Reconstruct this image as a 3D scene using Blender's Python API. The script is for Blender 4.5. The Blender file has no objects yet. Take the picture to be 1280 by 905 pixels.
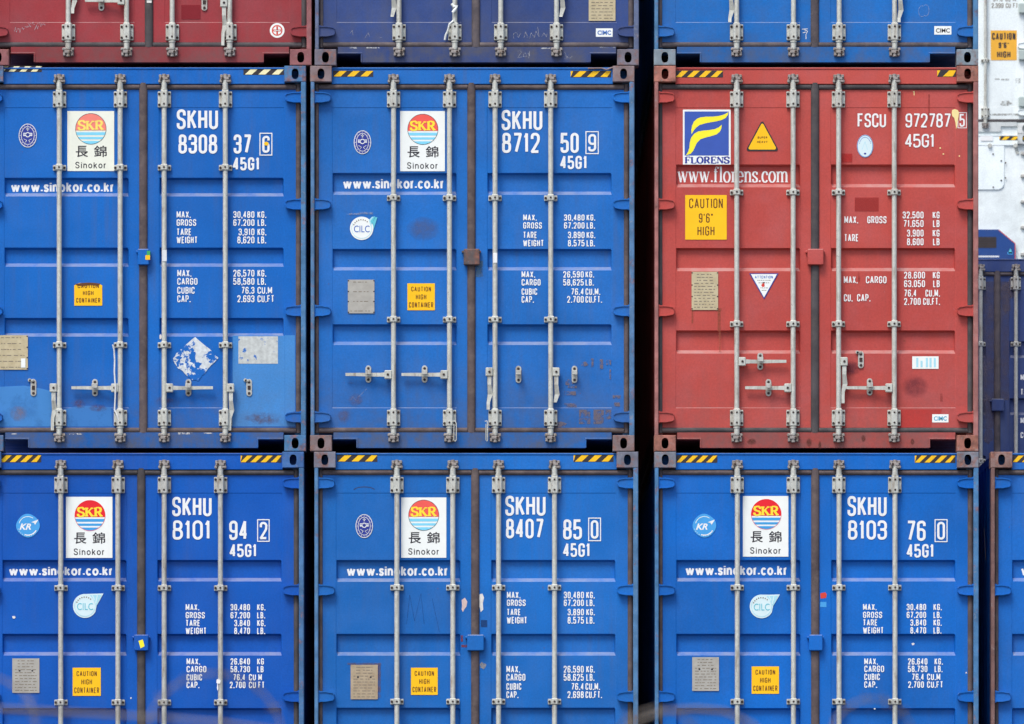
import bpy, bmesh, math, random
from mathutils import Vector

# ------------------------------------------------------------------ camera, sky, sun, exposure
scene = bpy.context.scene
col = scene.collection
D = 45.0                    # camera to the face of the front stacks, metres
S = 166.6                   # image pixels per metre on that face
HZ = 1126.0                 # image row of the horizon, in pixels
CAMZ = 2.42
FPX = S * D

cam = bpy.data.cameras.new('camera')
cam_o = bpy.data.objects.new('camera', cam)
col.objects.link(cam_o)
cam_o.location = (0, -D, CAMZ)
cam_o.rotation_euler = (math.radians(90), 0, 0)
cam.sensor_width = 36
cam.lens = FPX / 1280 * 36
cam.shift_y = (HZ - 452.5) / 1280
cam.clip_start = 0.5
cam.clip_end = 3000
cam.dof.use_dof = True
cam.dof.focus_distance = D
cam.dof.aperture_fstop = 8.0
scene.camera = cam_o

SUN_EL, SUN_AZ = 57.0, -152.0       # azimuth measured from +Y (view direction), clockwise to +X
world = bpy.data.worlds.new('World')
scene.world = world
world.use_nodes = True
wn = world.node_tree
for n in list(wn.nodes):
    wn.nodes.remove(n)
wo = wn.nodes.new('ShaderNodeOutputWorld')
bg = wn.nodes.new('ShaderNodeBackground')
sky = wn.nodes.new('ShaderNodeTexSky')
sky.sky_type = 'NISHITA'
sky.sun_disc = False
sky.sun_elevation = math.radians(SUN_EL)
sky.sun_rotation = math.radians(SUN_AZ)
sky.air_density = 1.0
sky.dust_density = 3.0
sky.ozone_density = 1.0
bg.inputs['Strength'].default_value = 0.13
wn.links.new(sky.outputs[0], bg.inputs[0])
wn.links.new(bg.outputs[0], wo.inputs[0])

sun = bpy.data.lights.new('sun', 'SUN')
sun.energy = 1.5
sun.angle = math.radians(22)
sun.color = (1.0, 0.96, 0.90)
sun_o = bpy.data.objects.new('sun', sun)
col.objects.link(sun_o)
az, el = math.radians(SUN_AZ), math.radians(SUN_EL)
to_sun = Vector((math.sin(az) * math.cos(el), math.cos(az) * math.cos(el), math.sin(el)))
sun_o.rotation_euler = to_sun.to_track_quat('Z', 'Y').to_euler()
sun_o.location = (0, -20, 40)

scene.view_settings.view_transform = 'Standard'
scene.view_settings.look = 'None'
scene.view_settings.exposure = 0.66
scene.view_settings.gamma = 1.0
scene.view_settings.use_curve_mapping = False

# ------------------------------------------------------------------ helpers
def lin(r, g, b):
    f = lambda c: (c / 255 / 12.92) if c <= 10 else (((c / 255) + .055) / 1.055) ** 2.4
    return (f(r), f(g), f(b), 1.0)

def sc(c, k):
    return (min(c[0] * k, 1), min(c[1] * k, 1), min(c[2] * k, 1), 1)

class NT:
    """small node-tree builder"""
    def __init__(s, name):
        s.m = bpy.data.materials.new(name)
        s.m.use_nodes = True
        s.t = s.m.node_tree
        s.b = s.t.nodes['Principled BSDF']
    def n(s, typ, **kw):
        nd = s.t.nodes.new(typ)
        for k, v in kw.items():
            setattr(nd, k, v)
        return nd
    def l(s, a, b):
        s.t.links.new(a, b)
    def coord(s, root=None, scale=(1, 1, 1), seed=0.0):
        tc = s.n('ShaderNodeTexCoord')
        if root is not None:
            tc.object = root
        mp = s.n('ShaderNodeMapping')
        mp.inputs['Scale'].default_value = scale
        mp.inputs['Location'].default_value = (seed * 7.3, seed * 3.1, seed * 5.7)
        s.l(tc.outputs['Object'], mp.inputs[0])
        return mp.outputs[0]
    def noise(s, co, scale, detail=4, rough=.55):
        nz = s.n('ShaderNodeTexNoise')
        nz.inputs['Scale'].default_value = scale
        nz.inputs['Detail'].default_value = detail
        nz.inputs['Roughness'].default_value = rough
        s.l(co, nz.inputs['Vector'])
        return nz.outputs['Fac']
    def ramp(s, v, lo, hi, a=0.0, b=1.0):
        mr = s.n('ShaderNodeMapRange')
        mr.inputs['From Min'].default_value = lo
        mr.inputs['From Max'].default_value = hi
        mr.inputs['To Min'].default_value = a
        mr.inputs['To Max'].default_value = b
        s.l(v, mr.inputs['Value'])
        return mr.outputs['Result']
    def mul(s, a, b):
        m = s.n('ShaderNodeMath', operation='MULTIPLY')
        for i, v in enumerate((a, b)):
            if isinstance(v, (int, float)):
                m.inputs[i].default_value = v
            else:
                s.l(v, m.inputs[i])
        return m.outputs[0]
    def mix(s, f, a, b):
        m = s.n('ShaderNodeMix', data_type='RGBA')
        for i, v in ((0, f), (6, a), (7, b)):
            if isinstance(v, (int, float, tuple)):
                m.inputs[i].default_value = v
            else:
                s.l(v, m.inputs[i])
        return m.outputs[2]
    def bump(s, h, strength, dist):
        b = s.n('ShaderNodeBump')
        b.inputs['Strength'].default_value = strength
        b.inputs['Distance'].default_value = dist
        s.l(h, b.inputs['Height'])
        s.l(b.outputs[0], s.b.inputs['Normal'])

RUST = lin(112, 62, 40)
DIRT = lin(90, 88, 88)

def paint(name, rgb, root, seed, grime=.5, fade=.25, rust=.5, dark=None, rough=.5):
    """weathered container paint"""
    t = NT(name)
    c = lin(*rgb)
    dk = sc(c, .80) if dark is None else lin(*dark)
    co = t.coord(root, (1, 1, 1), seed)
    big = t.ramp(t.noise(co, .9, 3), .35, .68)
    base = t.mix(big, dk, sc(c, 1.06))
    chalk = (c[0] * .76 + .05, c[1] * .76 + .062, c[2] * .76 + .085, 1)
    f1 = t.mul(t.ramp(t.noise(co, 3.2, 6, .65), .44, .72), fade)
    base = t.mix(f1, base, chalk)
    mot = t.ramp(t.noise(t.coord(root, (1, 1, 1), seed + 1), 75, 3, .7), .32, .68, -1, 1)
    hs = t.n('ShaderNodeHueSaturation')
    mm = t.n('ShaderNodeMath', operation='MULTIPLY_ADD'); t.l(mot, mm.inputs[0]); mm.inputs[1].default_value = .09; mm.inputs[2].default_value = 1.0
    t.l(mm.outputs[0], hs.inputs['Value']); t.l(base, hs.inputs['Color']); base = hs.outputs[0]
    # rain streaks
    cs = t.coord(root, (16, 16, .8), seed + 2)
    st = t.ramp(t.noise(cs, 1.3, 5, .6), .46, .78)
    st2 = t.ramp(t.noise(t.coord(root, (1, 1, 1), seed + 3), 1.4, 3), .38, .66)
    base = t.mix(t.mul(t.mul(st, st2), grime * .55), base, DIRT)
    # grime band that gathers at the foot of the doors
    sep = t.n('ShaderNodeSeparateXYZ')
    tc = t.n('ShaderNodeTexCoord'); tc.object = root
    t.l(tc.outputs['Object'], sep.inputs[0])
    low = t.ramp(sep.outputs['Z'], .75, .05)
    lowm = t.mul(low, t.ramp(t.noise(co, 7, 6, .7), .35, .72))
    base = t.mix(t.mul(lowm, grime * .95), base, DIRT)
    # dust on upward faces, with brighter sky light on the ledges painted in
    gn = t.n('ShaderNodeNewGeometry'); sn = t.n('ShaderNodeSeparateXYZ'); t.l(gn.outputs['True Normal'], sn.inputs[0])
    dust_light = t.mul(t.ramp(sn.outputs['Z'], .2, .5), t.ramp(t.noise(co, 5, 5, .7), .30, .60, .25, 1))
    base = t.mix(t.mul(dust_light, .46), base, lin(168, 166, 162))
    # flecks of lost paint and rust
    fl = t.ramp(t.noise(t.coord(root, (1, 1, .35), seed + 5), 58, 3, .6), .715, .745)
    base = t.mix(t.mul(fl, .55), base, chalk)
    rs = t.ramp(t.noise(t.coord(root, (1, 1, .8), seed + 8), 33, 5, .65), .69, .73)
    rl = t.ramp(t.noise(co, 2.1, 3), .48, .62)
    base = t.mix(t.mul(t.mul(rs, rl), rust), base, RUST)
    t.l(base, t.b.inputs['Base Color'])
    t.l(t.ramp(t.noise(co, 6, 4), .3, .7, rough - .08, rough + .14), t.b.inputs['Roughness'])
    t.b.inputs['Specular IOR Level'].default_value = .24
    h = t.n('ShaderNodeMath', operation='MULTIPLY_ADD')
    t.l(t.noise(co, 2.3, 2), h.inputs[0]); h.inputs[1].default_value = 1.0
    t.l(t.mul(t.noise(co, 160, 2), .03), h.inputs[2])
    t.bump(h.outputs[0], .35, .03)
    return t.m

def worn_steel(name, rgb, seed, rust_amt, root=None):
    """casting and post steel: old paint over rust"""
    t = NT(name)
    c = lin(*rgb)
    co = t.coord(root, (1, 1, 1), seed)
    base = t.mix(t.ramp(t.noise(co, 9, 4), .35, .65), sc(c, .7), sc(c, 1.15))
    r = t.ramp(t.noise(co, 13, 7, .7), .62 - rust_amt * .35, .74 - rust_amt * .25)
    rc = t.mix(t.ramp(t.noise(co, 30, 4), .35, .65), lin(98, 66, 60), lin(156, 104, 86))
    base = t.mix(t.mul(r, .85), base, rc)
    base = t.mix(t.mul(t.ramp(t.noise(co, 24, 4, .7), .60, .70), .5), base, lin(150, 150, 150))
    t.l(base, t.b.inputs['Base Color'])
    t.b.inputs['Roughness'].default_value = .68
    t.b.inputs['Specular IOR Level'].default_value = .3
    t.bump(t.noise(co, 70, 4), .3, .004)
    return t.m

def flat(name, rgb, rough=.5, var=.12, scale=12, metal=0.0, dirt=0.0, dcol=(110, 90, 60), world_co=True):
    """a plain coating with slight unevenness"""
    t = NT(name)
    c = lin(*rgb)
    g = t.n('ShaderNodeNewGeometry')
    co = g.outputs['Position']
    base = t.mix(t.ramp(t.noise(co, scale, 4), .3, .7), sc(c, 1 - var), sc(c, 1 + var * .6))
    if dirt:
        base = t.mix(t.mul(t.ramp(t.noise(co, 16, 6, .7), .45, .7), dirt), base, lin(*dcol))
    t.l(base, t.b.inputs['Base Color'])
    t.b.inputs['Roughness'].default_value = rough
    t.b.inputs['Metallic'].default_value = metal
    t.b.inputs['Specular IOR Level'].default_value = .35
    return t.m

def peeled(name, keep, under, thr=.5, scale=20, seed=0.0):
    """old coating flaking off the paint below"""
    t = NT(name)
    g = t.n('ShaderNodeNewGeometry')
    mp = t.n('ShaderNodeMapping')
    mp.inputs['Location'].default_value = (seed, seed * 2, seed)
    t.l(g.outputs['Position'], mp.inputs[0])
    m = t.ramp(t.noise(mp.outputs[0], scale, 6, .68), thr - .012, thr + .012)
    k = t.mix(t.ramp(t.noise(mp.outputs[0], 30, 4), .3, .7), lin(*[v * .85 for v in keep]), lin(*keep))
    t.l(t.mix(m, k, lin(*under)), t.b.inputs['Base Color'])
    t.b.inputs['Roughness'].default_value = .6
    t.b.inputs['Specular IOR Level'].default_value = .3
    return t.m

def stain(name, rgb, amount, scale=25, thr=.5, soft=.1, radial=False):
    """see-through deposit: dust, soot, tape residue, a film of new paint"""
    t = NT(name)
    t.b.inputs['Base Color'].default_value = lin(*rgb)
    t.b.inputs['Roughness'].default_value = .65
    t.b.inputs['Specular IOR Level'].default_value = .2
    g = t.n('ShaderNodeNewGeometry')
    f = t.ramp(t.noise(g.outputs['Position'], scale, 6, .7), thr - soft, thr + soft)
    f = t.mul(f, amount)
    if radial:
        tc = t.n('ShaderNodeTexCoord')
        gr = t.n('ShaderNodeTexGradient', gradient_type='SPHERICAL')
        mp = t.n('ShaderNodeMapping')
        mp.inputs['Location'].default_value = (-1, 0, -1)
        mp.inputs['Scale'].default_value = (2, 0, 2)
        t.l(tc.outputs['Generated'], mp.inputs[0]); t.l(mp.outputs[0], gr.inputs[0])
        f = t.mul(f, t.ramp(gr.outputs['Fac'], 0, .55))
    t.l(f, t.b.inputs['Alpha'])
    return t.m

def galv(name, rgb, rust):
    t = NT(name)
    g = t.n('ShaderNodeNewGeometry')
    co = g.outputs['Position']
    c = lin(*rgb)
    base = t.mix(t.ramp(t.noise(co, 30, 5, .65), .3, .7), sc(c, .82), sc(c, 1.1))
    mp = t.n('ShaderNodeMapping'); mp.inputs['Scale'].default_value = (9, 9, 1.6)
    t.l(co, mp.inputs[0])
    base = t.mix(t.mul(t.ramp(t.noise(mp.outputs[0], 3, 5, .65), .52, .72), rust), base, lin(128, 108, 86))
    base = t.mix(t.mul(t.ramp(t.noise(co, 45, 4, .7), .66, .71), rust * 1.2), base, lin(86, 62, 50))
    t.l(base, t.b.inputs['Base Color'])
    t.b.inputs['Roughness'].default_value = .5
    t.b.inputs['Metallic'].default_value = .25
    t.b.inputs['Specular IOR Level'].default_value = .4
    return t.m

def rubber(name, rgb, dust):
    t = NT(name)
    g = t.n('ShaderNodeNewGeometry')
    co = g.outputs['Position']
    c = lin(*rgb)
    base = t.mix(t.ramp(t.noise(co, 6, 5), .35, .65), sc(c, .75), sc(c, 1.2))
    base = t.mix(t.mul(t.ramp(t.noise(co, 14, 6, .7), .45, .75), dust), base, lin(134, 122, 114))
    t.l(base, t.b.inputs['Base Color'])
    t.b.inputs['Roughness'].default_value = .75
    t.b.inputs['Specular IOR Level'].default_value = .25
    return t.m

M = {}
M['galv'] = galv('galvanised_steel', (200, 202, 194), .65)
M['galv_dull'] = galv('dull_galvanised_steel', (190, 191, 185), .75)
M['bolt'] = flat('rusty_bolt', (58, 46, 44), .7, .3)
M['cam'] = galv('worn_cam_steel', (158, 152, 148), 1.0)
M['rubber'] = rubber('door_rubber', (84, 78, 83), .45)
M['rubber_dark'] = rubber('dark_door_rubber', (74, 71, 74), .2)
M['rubber_brown'] = rubber('brown_door_rubber', (88, 78, 80), .42)
M['white'] = flat('white_lettering', (236, 238, 238), .5, .05)
M['white_worn'] = flat('worn_white_lettering', (222, 226, 230), .55, .10, dirt=.12, dcol=(120, 150, 190))
M['panel'] = flat('white_sticker_vinyl', (238, 243, 240), .4, .03)
M['panel_old'] = flat('aged_white_vinyl', (236, 240, 226), .45, .05, dirt=.10, dcol=(220, 220, 190))
M['red_logo'] = flat('red_print', (232, 28, 44), .4, .04)
M['red_faded'] = flat('faded_red_print', (240, 92, 84), .45, .06)
M['red_pale'] = flat('pale_red_print', (244, 134, 120), .45, .06)
M['yel_logo'] = flat('yellow_print', (255, 226, 60), .4, .04)
M['yel_pale'] = flat('pale_yellow_print', (250, 226, 110), .45, .05)
M['blue_logo'] = flat('sea_blue_print', (60, 160, 224), .4, .04)
M['blue_faded'] = flat('faded_sea_blue_print', (128, 212, 240), .4, .04)
M['ink'] = flat('dark_ink', (46, 44, 52), .5, .1)
M['brown_ink'] = flat('brown_ink', (104, 60, 20), .5, .1)
M['yellow'] = flat('yellow_vinyl', (255, 196, 14), .42, .05)
M['yellow_back'] = flat('aged_yellow_vinyl', (236, 176, 58), .45, .06)
M['hz_black'] = flat('black_hazard_paint', (52, 48, 52), .6, .15)
M['hz_yellow'] = flat('yellow_hazard_paint', (252, 198, 22), .5, .08, dirt=.12, dcol=(170, 120, 40))
M['hz_pale'] = flat('faded_hazard_paint', (244, 238, 190), .5, .06, dirt=.1, dcol=(220, 200, 90))
M['navy_print'] = flat('navy_print', (44, 58, 150), .45, .08)
M['florens_blue'] = flat('blue_print', (56, 88, 176), .45, .06)
M['lemon'] = flat('lemon_print', (250, 240, 50), .4, .04)
M['plate'] = flat('aluminium_data_plate', (178, 176, 168), .5, .10, 20, .2, dirt=.25, dcol=(140, 130, 120))
M['plate_beige'] = flat('beige_data_plate', (196, 184, 150), .55, .10, 20, dirt=.35, dcol=(150, 126, 84))
M['plate_brown'] = flat('stained_data_plate', (176, 160, 134), .55, .12, 20, dirt=.45, dcol=(134, 104, 76))
M['plate_ink'] = flat('faded_plate_print', (128, 118, 104), .6, .1)
M['pale_blue'] = flat('light_blue_vinyl', (70, 160, 226), .4, .06)
M['ice'] = flat('pale_ice_vinyl', (214, 236, 240), .4, .04)
M['teal'] = flat('teal_print', (96, 196, 214), .45, .08)
M['teal_pale'] = flat('faded_teal_print', (168, 222, 236), .45, .06)
M['cimc'] = flat('sticker_blue_print', (40, 104, 190), .45, .1)
M['cyan_print'] = flat('sticker_cyan_print', (40, 160, 196), .45, .1)
M['green'] = flat('green_sticker', (60, 170, 96), .45, .08)
M['red_tag'] = flat('red_sticker', (214, 66, 52), .45, .08)
M['chalk'] = stain('white_chalk', (190, 192, 200), .6, 60, .45, .2)
M['bare'] = flat('bare_primer_patch', (226, 226, 222), .6, .1, dirt=.3, dcol=(190, 150, 140))
M['chip'] = stain('scraped_edge', (206, 210, 214), .8, 40, .5, .06)
M['drip'] = flat('cream_paint_spill', (244, 226, 158), .4, .04)
M['slot_shade'] = flat('slot_shade_black', (14, 13, 18), .9, .1)  # near-black colour standing for the shade inside the casting slots
M['cable'] = flat('white_cable', (224, 226, 224), .5, .05)

def pbox(bm, x0, x1, y0, y1, z0, z1, mi=0, bev=0.0):
    vs = [bm.verts.new(p) for p in ((x0, y0, z0), (x1, y0, z0), (x1, y1, z0), (x0, y1, z0),
                                    (x0, y0, z1), (x1, y0, z1), (x1, y1, z1), (x0, y1, z1))]
    fs = [bm.faces.new([vs[i] for i in q]) for q in ((0, 1, 5, 4), (1, 2, 6, 5), (2, 3, 7, 6), (3, 0, 4, 7), (4, 5, 6, 7), (3, 2, 1, 0))]
    for f in fs:
        f.material_index = mi
    if bev:
        es = list({e for f in fs for e in f.edges})
        r = bmesh.ops.bevel(bm, geom=es, offset=bev, segments=1, affect='EDGES', clamp_overlap=True)
        for f in r['faces']:
            f.material_index = mi

def pcyl(bm, a, b, r, n=16, mi=0, r2=None, smooth=True, cap=True):
    a, b = Vector(a), Vector(b)
    d = (b - a).normalized()
    up = Vector((0, 0, 1)) if abs(d.z) < .9 else Vector((1, 0, 0))
    u = d.cross(up).normalized(); w = d.cross(u)
    r2 = r if r2 is None else r2
    ra, rb = [], []
    for i in range(n):
        t = 2 * math.pi * i / n
        o = u * math.cos(t) + w * math.sin(t)
        ra.append(bm.verts.new(a + o * r)); rb.append(bm.verts.new(b + o * r2))
    for i in range(n):
        f = bm.faces.new((ra[i], ra[(i + 1) % n], rb[(i + 1) % n], rb[i]))
        f.smooth = smooth; f.material_index = mi
    if cap:
        for f in (bm.faces.new(ra[::-1]), bm.faces.new(rb)):
            f.material_index = mi
            for e in f.edges:
                e.smooth = False

def ptube(bm, pts, r, n=8, mi=0):
    pts = [Vector(p) for p in pts]
    rings = []
    pu = None
    for i, p in enumerate(pts):
        d = (pts[min(i + 1, len(pts) - 1)] - pts[max(i - 1, 0)]).normalized()
        if pu is None:
            up = Vector((0, 0, 1)) if abs(d.z) < .9 else Vector((1, 0, 0))
            pu = d.cross(up).normalized()
        u = (pu - d * pu.dot(d)).normalized(); w = d.cross(u); pu = u
        rings.append([bm.verts.new(p + (u * math.cos(2 * math.pi * k / n) + w * math.sin(2 * math.pi * k / n)) * r) for k in range(n)])
    for a, b in zip(rings, rings[1:]):
        for k in range(n):
            f = bm.faces.new((a[k], a[(k + 1) % n], b[(k + 1) % n], b[k])); f.smooth = True; f.material_index = mi
    for f in (bm.faces.new(rings[0][::-1]), bm.faces.new(rings[-1])):
        f.material_index = mi
        for e in f.edges:
            e.smooth = False

def pprism(bm, poly, y0, y1, mi=0, cham=0.0):
    """poly: (x, z) outline facing the viewer, pulled from y0 (front) to y1 (back)"""
    n = len(poly)
    if cham:
        cx = sum(p[0] for p in poly) / n; cz = sum(p[1] for p in poly) / n
        ins = []
        for x, z in poly:
            dx, dz = cx - x, cz - z
            L = math.hypot(dx, dz)
            ins.append((x + dx / L * cham, z + dz / L * cham))
        f0 = [bm.verts.new((x, y0, z)) for x, z in ins]
        f1 = [bm.verts.new((x, y0 + cham, z)) for x, z in poly]
    else:
        f0 = [bm.verts.new((x, y0, z)) for x, z in poly]
        f1 = None
    bk = [bm.verts.new((x, y1, z)) for x, z in poly]
    bm.faces.new(f0).material_index = mi
    chain = [f0] + ([f1] if f1 else []) + [bk]
    for a, b in zip(chain, chain[1:]):
        for i in range(n):
            bm.faces.new((a[i], b[i], b[(i + 1) % n], a[(i + 1) % n])).material_index = mi

def to_mesh(bm, name, recalc=True):
    if recalc:
        bmesh.ops.recalc_face_normals(bm, faces=bm.faces[:])
    me = bpy.data.meshes.new(name)
    bm.to_mesh(me); bm.free()
    return me

def link(name, me, mats, parent=None, loc=(0, 0, 0), label=None):
    o = bpy.data.objects.new(name, me)
    col.objects.link(o)
    if not isinstance(mats, (list, tuple)):
        mats = [mats]
    if me is not None:
        while len(me.materials) < len(mats):
            me.materials.append(mats[len(me.materials)])
        for i, m in enumerate(mats):
            o.material_slots[i].link = 'OBJECT'
            o.material_slots[i].material = m
    if parent is not None:
        o.parent = parent
    o.location = loc
    if label:
        o['label'] = label
    return o

def thing(name, label, cat, loc, group=None):
    o = bpy.data.objects.new(name, None)
    col.objects.link(o)
    o.location = loc
    o.empty_display_size = .3
    o['label'] = label; o['category'] = cat
    if group:
        o['group'] = group
    return o

# ------------------------------------------------------------------ drawing on the door plane
def arc(cx, cy, rx, ry, a0, a1, n=24):
    return [(cx + rx * math.cos(math.radians(a0 + (a1 - a0) * i / n)), cy - ry * math.sin(math.radians(a0 + (a1 - a0) * i / n))) for i in range(n + 1)]

def round_path(pts, r, closed):
    out = []
    n = len(pts)
    for i, p in enumerate(pts):
        if len(p) < 3 or (not closed and i in (0, n - 1)):
            out.append(p[:2]); continue
        a, b = pts[i - 1], pts[(i + 1) % n]
        va = (a[0] - p[0], a[1] - p[1]); vb = (b[0] - p[0], b[1] - p[1])
        la, lb = math.hypot(*va), math.hypot(*vb)
        k = min(r * p[2], la * .499, lb * .499)
        s0 = (p[0] + va[0] / la * k, p[1] + va[1] / la * k)
        s1 = (p[0] + vb[0] / lb * k, p[1] + vb[1] / lb * k)
        for j in range(6):
            t = j / 5
            # quadratic pulled outwards so that it reads as a circular corner
            w0, w1, w2 = (1 - t) ** 2, 2 * t * (1 - t) * .72, t * t
            q = w0 + w1 + w2
            out.append(((w0 * s0[0] + w1 * p[0] + w2 * s1[0]) / q, (w0 * s0[1] + w1 * p[1] + w2 * s1[1]) / q))
    res = [out[0]]
    for p in out[1:]:
        if math.hypot(p[0] - res[-1][0], p[1] - res[-1][1]) > 1e-4:
            res.append(p)
    return res

GL = {
 'A': [[(0, 0), (.5, 1), (1, 0)], [(.17, .3), (.83, .3)]],
 'B': [[(0, .52), (0, 1), (.95, 1, 1), (.95, .52, 1), (0, .52)], [(0, .52), (1, .52, 1), (1, 0, 1), (0, 0), (0, .52)]],
 'C': [[(1, .7), (1, 1, 1), (0, 1, 1), (0, 0, 1), (1, 0, 1), (1, .3)]],
 'D': [[(0, .5), (0, 1), (1, 1, 1), (1, 0, 1), (0, 0), (0, .5)]],
 'E': [[(1, 1), (0, 1), (0, 0), (1, 0)], [(0, .52), (.85, .52)]],
 'F': [[(1, 1), (0, 1), (0, 0)], [(0, .5), (.85, .5)]],
 'G': [[(1, .7), (1, 1, 1), (0, 1, 1), (0, 0, 1), (1, 0, 1), (1, .46), (.5, .46)]],
 'H': [[(0, 0), (0, 1)], [(1, 0), (1, 1)], [(0, .52), (1, .52)]],
 'I': [[(.5, 0), (.5, 1)]],
 'K': [[(0, 0), (0, 1)], [(1, 1), (0, .38)], [(.34, .6), (1.02, 0)]],
 'L': [[(0, 1), (0, 0), (1, 0)]],
 'M': [[(0, 0), (0, 1), (.5, .2), (1, 1), (1, 0)]],
 'N': [[(0, 0), (0, 1), (1, 0), (1, 1)]],
 'O': [[(0, .5), (0, 1, 1), (1, 1, 1), (1, 0, 1), (0, 0, 1), (0, .5)]],
 'P': [[(0, 0), (0, 1), (1, 1, 1), (1, .45, 1), (0, .45)]],
 'R': [[(0, 0), (0, 1), (1, 1, 1), (1, .48, 1), (0, .48)], [(.55, .48), (1.02, 0)]],
 'S': [[(1, .72), (1, 1, 1), (0, 1, 1), (0, .54, 1), (1, .48, 1), (1, 0, 1), (0, 0, 1), (0, .28)]],
 'T': [[(0, 1), (1, 1)], [(.5, 1), (.5, 0)]],
 'U': [[(0, 1), (0, 0, 1), (1, 0, 1), (1, 1)]],
 'V': [[(0, 1), (.5, 0), (1, 1)]],
 'W': [[(0, 1), (.25, 0), (.5, .85), (.75, 0), (1, 1)]],
 'X': [[(0, 0), (1, 1)], [(0, 1), (1, 0)]],
 'Y': [[(0, 1), (.5, .45), (1, 1)], [(.5, .45), (.5, 0)]],
 '1': [[(.1, .80), (.62, 1), (.62, 0)]],
 '2': [[(0, .72), (0, 1, 1), (1, 1, 1), (1, .60, .6), (0, 0), (1, 0)]],
 '3': [[(0, .74), (0, 1, 1), (1, 1, 1), (1, .53, 1), (.2, .53)], [(.2, .53), (1, .53, 1), (1, 0, 1), (0, 0, 1), (0, .26)]],
 '4': [[(.74, 0), (.74, 1), (0, .26), (1.05, .26)]],
 '5': [[(.95, 1), (.04, 1), (0, .52), (.15, .6), (1, .6, 1), (1, 0, 1), (0, 0, 1), (0, .24)]],
 '6': [[(0, .3), (0, .57, .6), (1, .57, 1), (1, 0, 1), (0, 0, 1), (0, .3)], [(0, .3), (0, 1, 1), (1, 1, 1), (1, .76)]],
 '7': [[(0, 1), (1, 1), (.32, 0)]],
 '8': [[(.06, .78), (.06, .54, 1), (.94, .54, 1), (.94, 1, 1), (.06, 1, 1), (.06, .78)], [(0, .28), (0, .52, 1), (1, .52, 1), (1, 0, 1), (0, 0, 1), (0, .28)]],
 '9': [[(1, .7), (1, .43, .6), (0, .43, 1), (0, 1, 1), (1, 1, 1), (1, .7)], [(1, .7), (1, 0, 1), (0, 0, 1), (0, .24)]],
 '0': [[(0, .5), (0, 1, 1), (1, 1, 1), (1, 0, 1), (0, 0, 1), (0, .5)]],
 "'": [[(.5, 1), (.3, .80)]], '"': [[(.25, 1), (.15, .80)], [(.8, 1), (.7, .80)]],
}
REL = {'I': .30, '1': .62, 'M': 1.25, 'W': 1.4, ' ': .55, '.': .30, ',': .30, "'": .3, '"': .6, 'A': 1.08, 'F': .92, 'L': .9, 'E': .92, 'T': .98}

def ell(cx, cy, rx, ry, a0=0, a1=360, n=28):
    return [(cx + rx * math.cos(math.radians(a0 + (a1 - a0) * i / n)), cy + ry * math.sin(math.radians(a0 + (a1 - a0) * i / n))) for i in range(n + 1)]

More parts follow.
